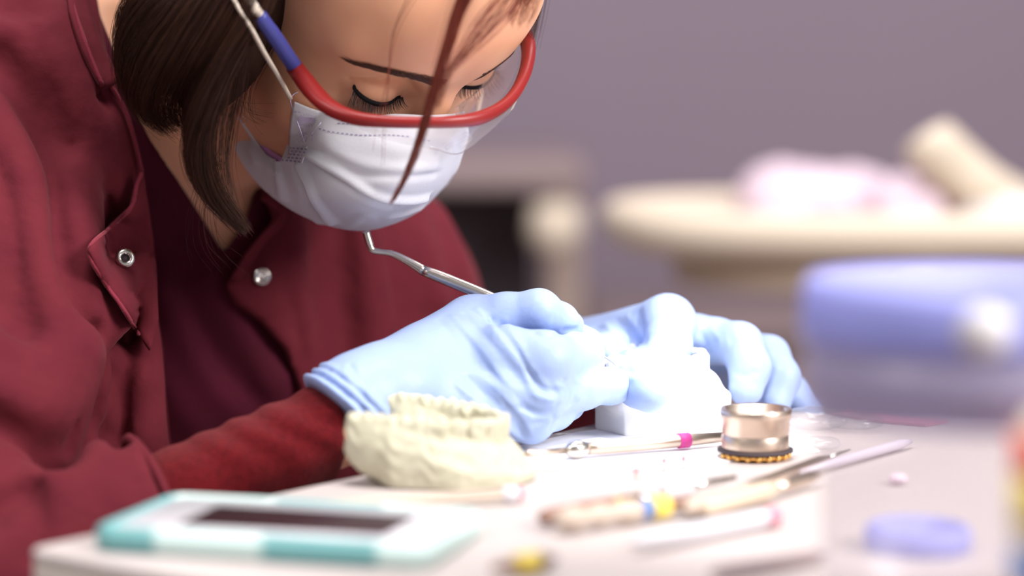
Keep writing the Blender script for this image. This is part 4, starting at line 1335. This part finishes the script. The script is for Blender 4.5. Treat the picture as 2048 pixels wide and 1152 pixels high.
tool('wax_carver', 'warm steel carver with a magenta band lying before the white plaster cast', 'dental instrument', tp(1046, 918, .003), tp(1462, 882, .003),
     [('blade', M['warmsteel'], [(0, .0006), (.03, .0022), (.08, .0014), (.23, .0016)]),
      ('collar', M['steel'], [(.20, .0020), (.215, .0034), (.235, .0042), (.26, .0044), (.285, .0036), (.30, .0031)]),
      ('handle', M['warmsteel'], [(.295, .0030), (.34, .0031), (.345, .0033), (.55, .0034), (.76, .0032), (1.0, .0024)]),
      ('band', M['pink'], [(.735, .00335), (.737, .0037), (.788, .0037), (.790, .00335)])])
tool('cotton_applicator', 'cream rod with a white tip and rose ring lying in front of the stone cast', 'applicator', tp(600, 1022, .003), tp(1046, 993, .003),
     [('shaft', M['pale'], [(0, .0022), (.05, .0026), (.9, .0026)]),
      ('tip', M['white'], [(.9, .0026), (.92, .0034), (.955, .0036), (.975, .0030)]),
      ('ring', M['pinkp'], [(.972, .0030), (.975, .0033), (.99, .0033), (1, .002)])])
tool('modelling_knife', 'brown handled knife lying between the beaded brush and the pink pins', 'modelling knife', tp(1082, 1043, .003), tp(1310, 1000, .003),
     [('handle', M['brown'], [(0, .0022), (.05, .0033), (.3, .0037), (.6, .0034), (.63, .0030)]),
      ('ferrule', M['brass'], [(.62, .0030), (.64, .0031), (.85, .0029), (.86, .0020)]),
      ('blade', M['steel'], [(.85, .0018), (.95, .0016), (1, .0004)])])
tool('beaded_brush', 'ivory beaded brush handle with blue and yellow rings among the table tools', 'brush', tp(1110, 1058, .003), tp(1400, 1018, .003),
     [('handle', M['pale'], [(0, .0012), (.05, .0040), (.12, .0052), (.19, .0036), (.22, .0030), (.28, .0044), (.33, .0044), (.38, .0030), (.44, .0042), (.50, .0050), (.57, .0040)]),
      ('blue_ring', M['bl'], [(.57, .0036), (.575, .0042), (.635, .0042), (.64, .0034)]),
      ('yellow_ring', M['yel'], [(.64, .0036), (.645, .0046), (.76, .0046), (.77, .0034)]),
      ('bristle_tuft', M['brown'], [(.77, .0030), (.90, .0032), (1, .0010)])])
tool('plastic_pipette', 'translucent white pipette lying nearest the front among the table tools', 'pipette', tp(1262, 1092, .004), tp(1560, 1034, .004),
     [('tube', M['white'], [(0, .0010), (.06, .0024), (.20, .0034), (.85, .0036), (.9, .0030)]),
      ('cap', M['pinkp'], [(.9, .0030), (.905, .0040), (.97, .0040), (1, .0020)])])
tool('spatula', 'dull bronze spatula lying in front of the metal ring', 'spatula', tp(1405, 1030, .003), tp(1640, 958, .003),
     [('handle', M['beige'], [(0, .0020), (.04, .0036), (.50, .0042), (.60, .0026)]),
      ('blade', M['warmsteel'], [(.59, .0022), (.70, .0030), (.9, .0030), (1, .0010)])])
tool('glass_vial', 'pale glass vial with a blue white cap near the pink pins', 'vial', tp(1326, 990, .003), tp(1470, 962, .003),
     [('cap', M['white'], [(0, .0026), (.02, .0034), (.34, .0036), (.36, .0026)]),
      ('tube', M['steel'], [(.36, .0020), (.62, .0018), (1, .0012)])])
tool('ivory_stick', 'ivory round ended stick lying between the pipette and the spatula', 'stick', tp(1372, 1030, .003), tp(1500, 990, .003),
     [('shaft', M['pale'], [(0, .0012), (.06, .0036), (.3, .0044), (.45, .0036), (1, .0030)])])
tool('steel_burnisher', 'thin steel burnisher lying right beside the metal ring', 'dental instrument', tp(1475, 985, .002), tp(1700, 905, .002),
     [('handle', M['warmsteel'], [(0, .0008), (.08, .0022), (.7, .0024), (.8, .0012)]), ('tip', M['steel'], [(.79, .0012), (1, .0004)])])
tool('yellow_handled_file', 'small brown file with a yellow grip right of the phone', 'file', tp(985, 1142, .004), tp(1112, 1122, .004),
     [('blade', M['brown'], [(0, .0010), (.1, .0022), (.38, .0022)]), ('grip', M['yel'], [(.36, .0030), (.38, .0040), (.70, .0040), (.72, .0030)]), ('butt', M['taupe'], [(.72, .0030), (.8, .0036), (1, .0012)])])
tool('grey_stylus', 'grey brown stylus lying at the near edge below the pipette', 'stylus', tp(1420, 1150, .003), tp(1650, 1112, .003),
     [('shaft', M['taupe'], [(0, .0008), (.08, .0024), (.9, .0026), (1, .0012)])])
tool('steel_tweezers', 'dull steel tweezers seen through the milky tub side', 'tweezers', tp(1600, 950, .002), tp(1822, 888, .002),
     [('arm', M['lilacp'], [(0, .0006), (.3, .0020), (.9, .0024), (1, .0010)])])
mb = MB(); q = [tp(1664, 829), tp(1700, 826), tp(1896, 845), tp(1850, 853), tp(1760, 845)]
mb.prism([xy(p_) for p_ in q], TZ + .0003, TZ + .0016)
tag(mb.build('pink_strip', M['pinkp'], smooth=False), 'flat rose pink strip lying along the far table edge', 'strip')
for (x, y, lb) in ((1272, 962, 'left most of the three tiny magenta pins standing by the ring'), (1328, 942, 'middle one of the three tiny magenta pins standing by the ring'), (1367, 938, 'magenta pin standing closest to the metal ring')):
    c = tp(x, y); t = thing('wax_pin', lb, 'pin', tuple(c), 'tiny magenta pins')
    mb = MB(); mb.lathe(c + np.array([0, 0, .0007]), [(.0004, 0), (.0006, .0015), (.0005, .0030)], 10); mb.build('stem', M['pale'], t)
    mb = MB(); mb.lathe(c + np.array([0, 0, .0035]), [(.0003, 0), (.0010, .0006), (.0011, .0018), (.0003, .0028)], 12); mb.build('head', M['pinkp'], t)
# metal casting ring on a gold ridged base
c = tp(1517, 928); c = c + np.array([0, .0155, 0])
rg = thing('casting_ring', 'ribbed warm steel ring on a gold base standing beside the white cast', 'metal ring', tuple(c))
R0 = .0158
mb = MB(); mb.lathe(c, [(R0 * .86, .0044), (R0 * 1.0, .0044), (R0 * 1.01, .0060), (R0 * 1.0, .0110), (R0 * .985, .0114), (R0 * .985, .0124), (R0 * 1.01, .0130), (R0 * 1.01, .0185), (R0 * 1.06, .0200), (R0 * 1.07, .0232), (R0 * 1.03, .0240), (R0 * .90, .0236), (R0 * .90, .0050), (R0 * .86, .0044)], 64); mb.build('ring_wall', M['warmsteel'], rg)
mb = MB(); mb.lathe(c, [(0, .0008), (R0 * .70, .0008), (R0 * .98, .0012), (R0 * 1.02, .0030), (R0 * .86, .0042), (0, .0042)], 64); mb.build('base', M['brass'], rg)
mb = MB(); mb.lathe(c, [(R0 * .98, .0036), (R0 * 1.13, .0036), (R0 * 1.13, .0048), (R0 * .98, .0048)], 64); mb.build('rim_band', M['dark'], rg)
for k in range(9):
    a = math.radians(198 + k * 18)
    cc = c + np.array([math.cos(a), math.sin(a), 0]) * R0 * 1.005
    mb = MB(); mb.lathe(cc + np.array([0, 0, .0008]), [(0, 0), (.0012, .0003), (.0015, .0015), (.0010, .0027), (0, .0030)], 10); mb.build('gold_knob', M['brass'], rg)
for k, (dx, dy, col) in enumerate(((-.006, .002, 'white'), (.003, -.003, 'white'), (.008, .003, 'white'), (-.001, .007, 'pale'))):
    lb_ = ['leftmost white ball in the metal ring', 'white ball nearest the rim in the metal ring', 'rightmost white ball in the metal ring', 'cream ball at the back of the metal ring'][k]
    mb = MB(); cc = c + np.array([dx, dy, .0175]); mb.lathe(cc, [(0, -.0042), (.0026, -.0036), (.0042, -.0012), (.0042, .0012), (.0028, .0036), (0, .0044)], 16)
    tag(mb.build('cotton_pellet', M[col]), lb_ + ', resting on its filling', 'cotton pellet', 'cotton pellets in the ring')
mb = MB(); mb.lathe(c, [(0, .0050), (R0 * .85, .0050), (R0 * .85, .0128), (0, .0134)], 40); mb.build('filling', M['pale'], rg)
# clear crumpled wrappers by the ring
def crumple(name, label, c, r, seed, mt, fl=.35, cat='wrapper'):
    rs = np.random.default_rng(seed)
    bm = bmesh.new(); bmesh.ops.create_icosphere(bm, subdivisions=3, radius=1)
    v = np.array([q.co[:] for q in bm.verts]); f = [[w.index for w in q.verts] for q in bm.faces]; bm.free()
    k = rs.normal(0, 1, (9, 3)) * 2.2; phs = rs.random(9) * 6
    s = sum(np.abs(np.sin(v @ k[i] + phs[i])) for i in range(9)) / 9
    v = v * (.65 + .6 * s)[:, None] * np.array([1, .8, fl]) * r
    v[:, 2] -= v[:, 2].min()
    o = raw(name, v + c + np.array([0, 0, .0006]), f, mt, smooth=False)
    return tag(o, label, cat)
M['wrap'] = clear_mat('clear cellophane', (1, 1, 1), .10, (.9, .88, .92), .08, .5)
crumple('cellophane_wrapper', 'clear cellophane wrapper crumpled behind the metal ring on its right', tp(1630, 862), .016, 2, M['wrap'])
crumple('cellophane_wrapper', 'clear cellophane wrapper crumpled beside the pink strip', tp(1712, 862), .014, 4, M['wrap'], .28)
crumple('cellophane_wrapper', 'small shiny cellophane scrap lying just right of the metal ring base', tp(1640, 902), .010, 6, M['wrap'], .3)
crumple('wax_chip', 'tiny pale pink wax chip alone on the right of the tabletop', tp(1795, 970), .0042, 8, M['pinkcloth'], .5, 'wax chip')
# blue cap lying behind the tub
c = tp(1835, 1098)
cp = thing('blue_cap', 'blue screw cap with fluted side lying in the foreground beside the tub', 'cap', tuple(c))
prof = []
mb = MB(); n = 60
rings = []
for (r, z) in ((.0195, .0006), (.0200, .0015), (.0200, .0075), (.0185, .0095)):
    rings.append([c + np.array([math.cos(a) * r * (1 + .02 * math.sin(20 * a)), math.sin(a) * r * (1 + .02 * math.sin(20 * a)), z]) for a in np.linspace(0, 2 * math.pi, n, endpoint=False)])
rings += [[c + np.array([math.cos(a) * .0165, math.sin(a) * .0165, .0095]) for a in np.linspace(0, 2 * math.pi, n, endpoint=False)], [c + np.array([math.cos(a) * .0160, math.sin(a) * .0160, .0020]) for a in np.linspace(0, 2 * math.pi, n, endpoint=False)]]
shell(mb, rings); mb.build('cap_shell', M['lid'], cp)
mb = MB(); mb.lathe(c + np.array([0, 0, .0022]), [(0, .0004), (.0150, .0004), (.0150, 0)], 32); mb.build('liner', M['taupe'], cp)

# milky tub with periwinkle lid, close to the camera
c = P(1945, 600, .80).copy(); c[2] = TZ
tb = thing('plastic_tub', 'milky clear plastic tub with periwinkle blue lid and round white sticker, close up at right', 'tub', tuple(c))
RT = .0560
mb = MB(); mb.lathe(c, [(RT * .82, .0006), (RT * .86, .002), (RT * .93, .094), (RT * .925, .0942), (RT * .85, .003), (0, .0026)], 64); mb.build('tub_wall', M['tub'], tb)
mb = MB(); mb.lathe(c, [(RT * .955, .096), (RT * 1.0, .096), (RT * 1.01, .099), (RT * 1.0, .1125), (RT * .96, .1165), (RT * .90, .1152), (RT * .88, .1140), (0, .1140), (0, .1125), (RT * .945, .1110), (RT * .955, .096)], 64)
mb.build('lid', M['lid'], tb)
mb = MB(); mb.lathe(c, [(RT * .945, .072), (RT * .965, .072), (RT * .985, .0955), (RT * .96, .0955), (RT * .945, .072)], 64); mb.build('lid_skirt', M['lilacfilm'], tb)
st = []
for i in range(25):
    a = 2 * math.pi * i / 24
    x = math.cos(a) * .0085; z = math.sin(a) * .0078
    th = math.radians(-97) + x / RT
    st.append(c + np.array([math.cos(th) * RT * 1.018, math.sin(th) * RT * 1.018, .1045 + z]))
cen = c + np.array([math.cos(math.radians(-97)) * RT * 1.02, math.sin(math.radians(-97)) * RT * 1.02, .1045])
o = raw('sticker', np.array(st[:24] + [cen]), [(i, (i + 1) % 24, 24) for i in range(24)], M['white'], tb)
md = o.modifiers.new('thick', 'SOLIDIFY'); md.thickness = .0004
# striped bottle at the frame edge
c = P(2168, 900, .72).copy(); c[2] = TZ
bt = thing('squeeze_bottle', 'cream squeeze bottle with red, yellow and blue label bands at the picture edge', 'bottle', tuple(c))
mb = MB(); mb.lathe(c, [(.018, .0006), (.0205, .003), (.0205, .078), (.016, .084), (.007, .087), (.006, .095), (0, .096)], 48); mb.build('bottle_body', M['cream'], bt)
for nm, mt, z0, z1 in (('red_band', 'ptile', .0655, .0780), ('yellow_band', 'yel', .0510, .0650), ('blue_band', 'bl', .0330, .0430)):
    mb = MB(); mb.lathe(c, [(.0203, z0), (.0209, z0), (.0209, z1), (.0203, z1)], 48); mb.build(nm, M[mt], bt)

# ================================================================== behind
# dental delivery unit: oval tray on an arm
dc = P(1700, 450, 2.3)
ux = thing('delivery_unit', 'cream dental delivery unit with a broad rounded tray, jointed arm and pole', 'dental unit', (dc[0] + .1, dc[1], 0))
def oval(cx, cy, hx, hy, e=3.0, n=72):
    out = []
    for i in range(n):
        a = 2 * math.pi * i / n; ca, sa = math.cos(a), math.sin(a)
        out.append((cx + hx * np.sign(ca) * abs(ca) ** (2 / e), cy + hy * np.sign(sa) * abs(sa) ** (2 / e)))
    return out
tz = P(1700, 430, 2.15)[2]
X0 = P(1208, 440, 2.3)[0]; hxT = .30; cxT = X0 + hxT; cyT = 2.34
ringsT = []
for dx, z in ((-.030, -.045), (-.008, -.036), (0, -.022), (.0, -.010), (-.006, -.002), (-.014, 0), (-.020, -.003), (-.024, -.010)):
    ringsT.append([np.array([x, y, tz + z]) for x, y in oval(cxT, cyT, hxT + dx, .19 + dx)])
mb = MB(); shell(mb, ringsT); mb.build('tray', M['cream'], ux)
mb = MB(); shell(mb, [[np.array([x, y, tz + z]) for x, y in oval(cxT + .02, cyT, .25, .14)] for z in (-.075, -.046)]); mb.build('tray_underside', M['beige'], ux)
mb = MB(); mb.tube(dens([np.array([cxT + .02, cyT + .02, tz - .07]), np.array([cxT + .06, cyT + .04, tz - .12]), np.array([cxT + .25, cyT + .10, tz - .14]), np.array([cxT + .40, cyT + .12, tz - .14])], 5), .028, 20); mb.build('support_arm', M['cream'], ux)
mb = MB(); mb.lathe(P(1862, 572, 2.30) + np.array([0, 0, -.025]), [(.0, 0), (.022, .002), (.026, .02), (.022, .04), (0, .044)], 28); mb.build('joint', M['dark'], ux, label='dark arm joint')
mb = MB(); mb.lathe(P(1838, 598, 2.20) + np.array([0, 0, -.022]), [(.0, 0), (.018, .006), (.024, .022), (.018, .040), (0, .046)], 28); mb.build('knob', M['cream'], ux)
mb = MB(); mb.lathe((cxT + .40, cyT + .12, 0.0008), [(.16, 0), (.17, .02), (.05, .05), (.035, .06), (.035, tz - .10), (.03, tz - .09), (0, tz - .09)], 36); mb.build('pole', M['cream'], ux)
hb_ = thing('handpiece', 'cream rounded handpiece propped up on the dental unit tray', 'handpiece', tuple(P(2000, 400, 2.25)))
mb = MB(); mb.tube(dens(PP((1845, 268, 2.20), (1858, 285, 2.20), (1900, 325, 2.21), (1960, 375, 2.22), (2030, 410, 2.24), (2085, 425, 2.25)), 5),
                   list(np.interp(np.linspace(0, 1, 26), [0, .04, .12, .25, .6, 1], [.008, .018, .024, .026, .025, .020])), 24); mb.build('handle', M['cream'], hb_)
mb = MB(); mb.tube(PP((1930, 425, 2.21), (1990, 424, 2.21), (2100, 424, 2.21)), [.010, .014, .014], 16); mb.build('rest', M['white'], hb_)
def drape(name, label, pts, h, mt, seed, cat):
    rs = np.random.default_rng(seed)
    cx, cy = np.mean([p_[0] for p_ in pts]), np.mean([p_[1] for p_ in pts])
    rings = []
    for s, z in ((1, .0), (1.0, .25), (.92, .6), (.75, .85), (.45, 1.0), (.15, .92)):
        rings.append([np.array([cx + (x - cx) * s, cy + (y - cy) * s, tz - .009 + h * z * (1 + .25 * math.sin(3 * i + seed))]) for i, (x, y) in enumerate(pts)])
    mb = MB(); shell(mb, rings); return tag(mb.build(name, mt), label, cat)
def tr_(px, py, d): q = P(px, py, d); return (q[0], q[1])
drape('folded_bib', 'large pale pink folded paper bib heaped at the left on the cream tray', [tr_(1470, 400, 2.36), tr_(1520, 400, 2.28), tr_(1640, 400, 2.27), tr_(1760, 400, 2.27), tr_(1800, 400, 2.36), tr_(1760, 400, 2.46), tr_(1600, 400, 2.48), tr_(1490, 400, 2.45)], .040, M['pinkcloth'], 1, 'bib')
drape('folded_bib', 'smaller lilac paper bib with a bulging top right of the pink one', [tr_(1740, 400, 2.24), tr_(1800, 400, 2.21), tr_(1880, 400, 2.21), tr_(1925, 400, 2.26), tr_(1900, 400, 2.33), tr_(1815, 400, 2.345)], .034, M['pinkcloth'], 2, 'bib')
drape('instrument_pouch', 'flat white instrument pouch lying at the tray front', [tr_(1300, 400, 2.30), tr_(1330, 400, 2.20), tr_(1480, 400, 2.19), tr_(1660, 400, 2.20), tr_(1650, 400, 2.25), tr_(1460, 400, 2.27)], .006, M['white'], 3, 'pouch')
drape('rose_packet', 'small rose packet in front of the pink bib on the tray', [tr_(1600, 400, 2.235), tr_(1630, 400, 2.225), tr_(1690, 400, 2.225), tr_(1700, 400, 2.24), tr_(1660, 400, 2.255)], .012, M['pinkp'], 4, 'packet')
# cabinet behind the sitter
cb = thing('cabinet', 'taupe cabinet with a beige worktop and dark open recess behind the sitter', 'cabinet', (-.0, 3.5, 0))
def bx_px(name, x0, y0, x1, y1, d0, d1, mt, parent, bev=.004):
    a = P(x0, y1, d0); b = P(x1, y0, d0)
    mb = MB(); mb.box(((a[0] + b[0]) / 2, (d0 + d1) / 2, (a[2] + b[2]) / 2), (abs(b[0] - a[0]) / 2, (d1 - d0) / 2, abs(b[2] - a[2]) / 2))
    return mb.build(name, mt, parent, smooth=False, bevel=bev)
bx_px('worktop', 560, 322, 1172, 384, 3.20, 3.70, M['taupe'], cb, .012)
bx_px('recess_back', 600, 384, 1075, 1350, 3.45, 3.60, M['dark'], cb)
bx_px('side_panel', 1092, 384, 1165, 1150, 3.22, 3.60, M['panel'], cb, .01)
mb = MB(); mb.lathe(P(1112, 500, 3.16), [(0, .0), (.030, .004), (.036, .03), (.030, .058), (0, .062)], 24); mb.build('handle_knob', M['cream'], cb)
lb2 = thing('low_counter', 'low brown wooden counter against the mauve wall', 'counter', (.25, 3.6, 0))
bx_px('worktop', 1185, 655, 2300, 690, 3.50, 3.98, M['taupe'], lb2, .008)
bx_px('front_panel', 1200, 690, 2280, 1400, 3.54, 3.96, M['taupe'], lb2)
bx_px('door', 1215, 705, 1560, 1300, 3.525, 3.545, M['taupe'], lb2)
bx_px('door', 1575, 705, 1920, 1300, 3.525, 3.545, M['taupe'], lb2)
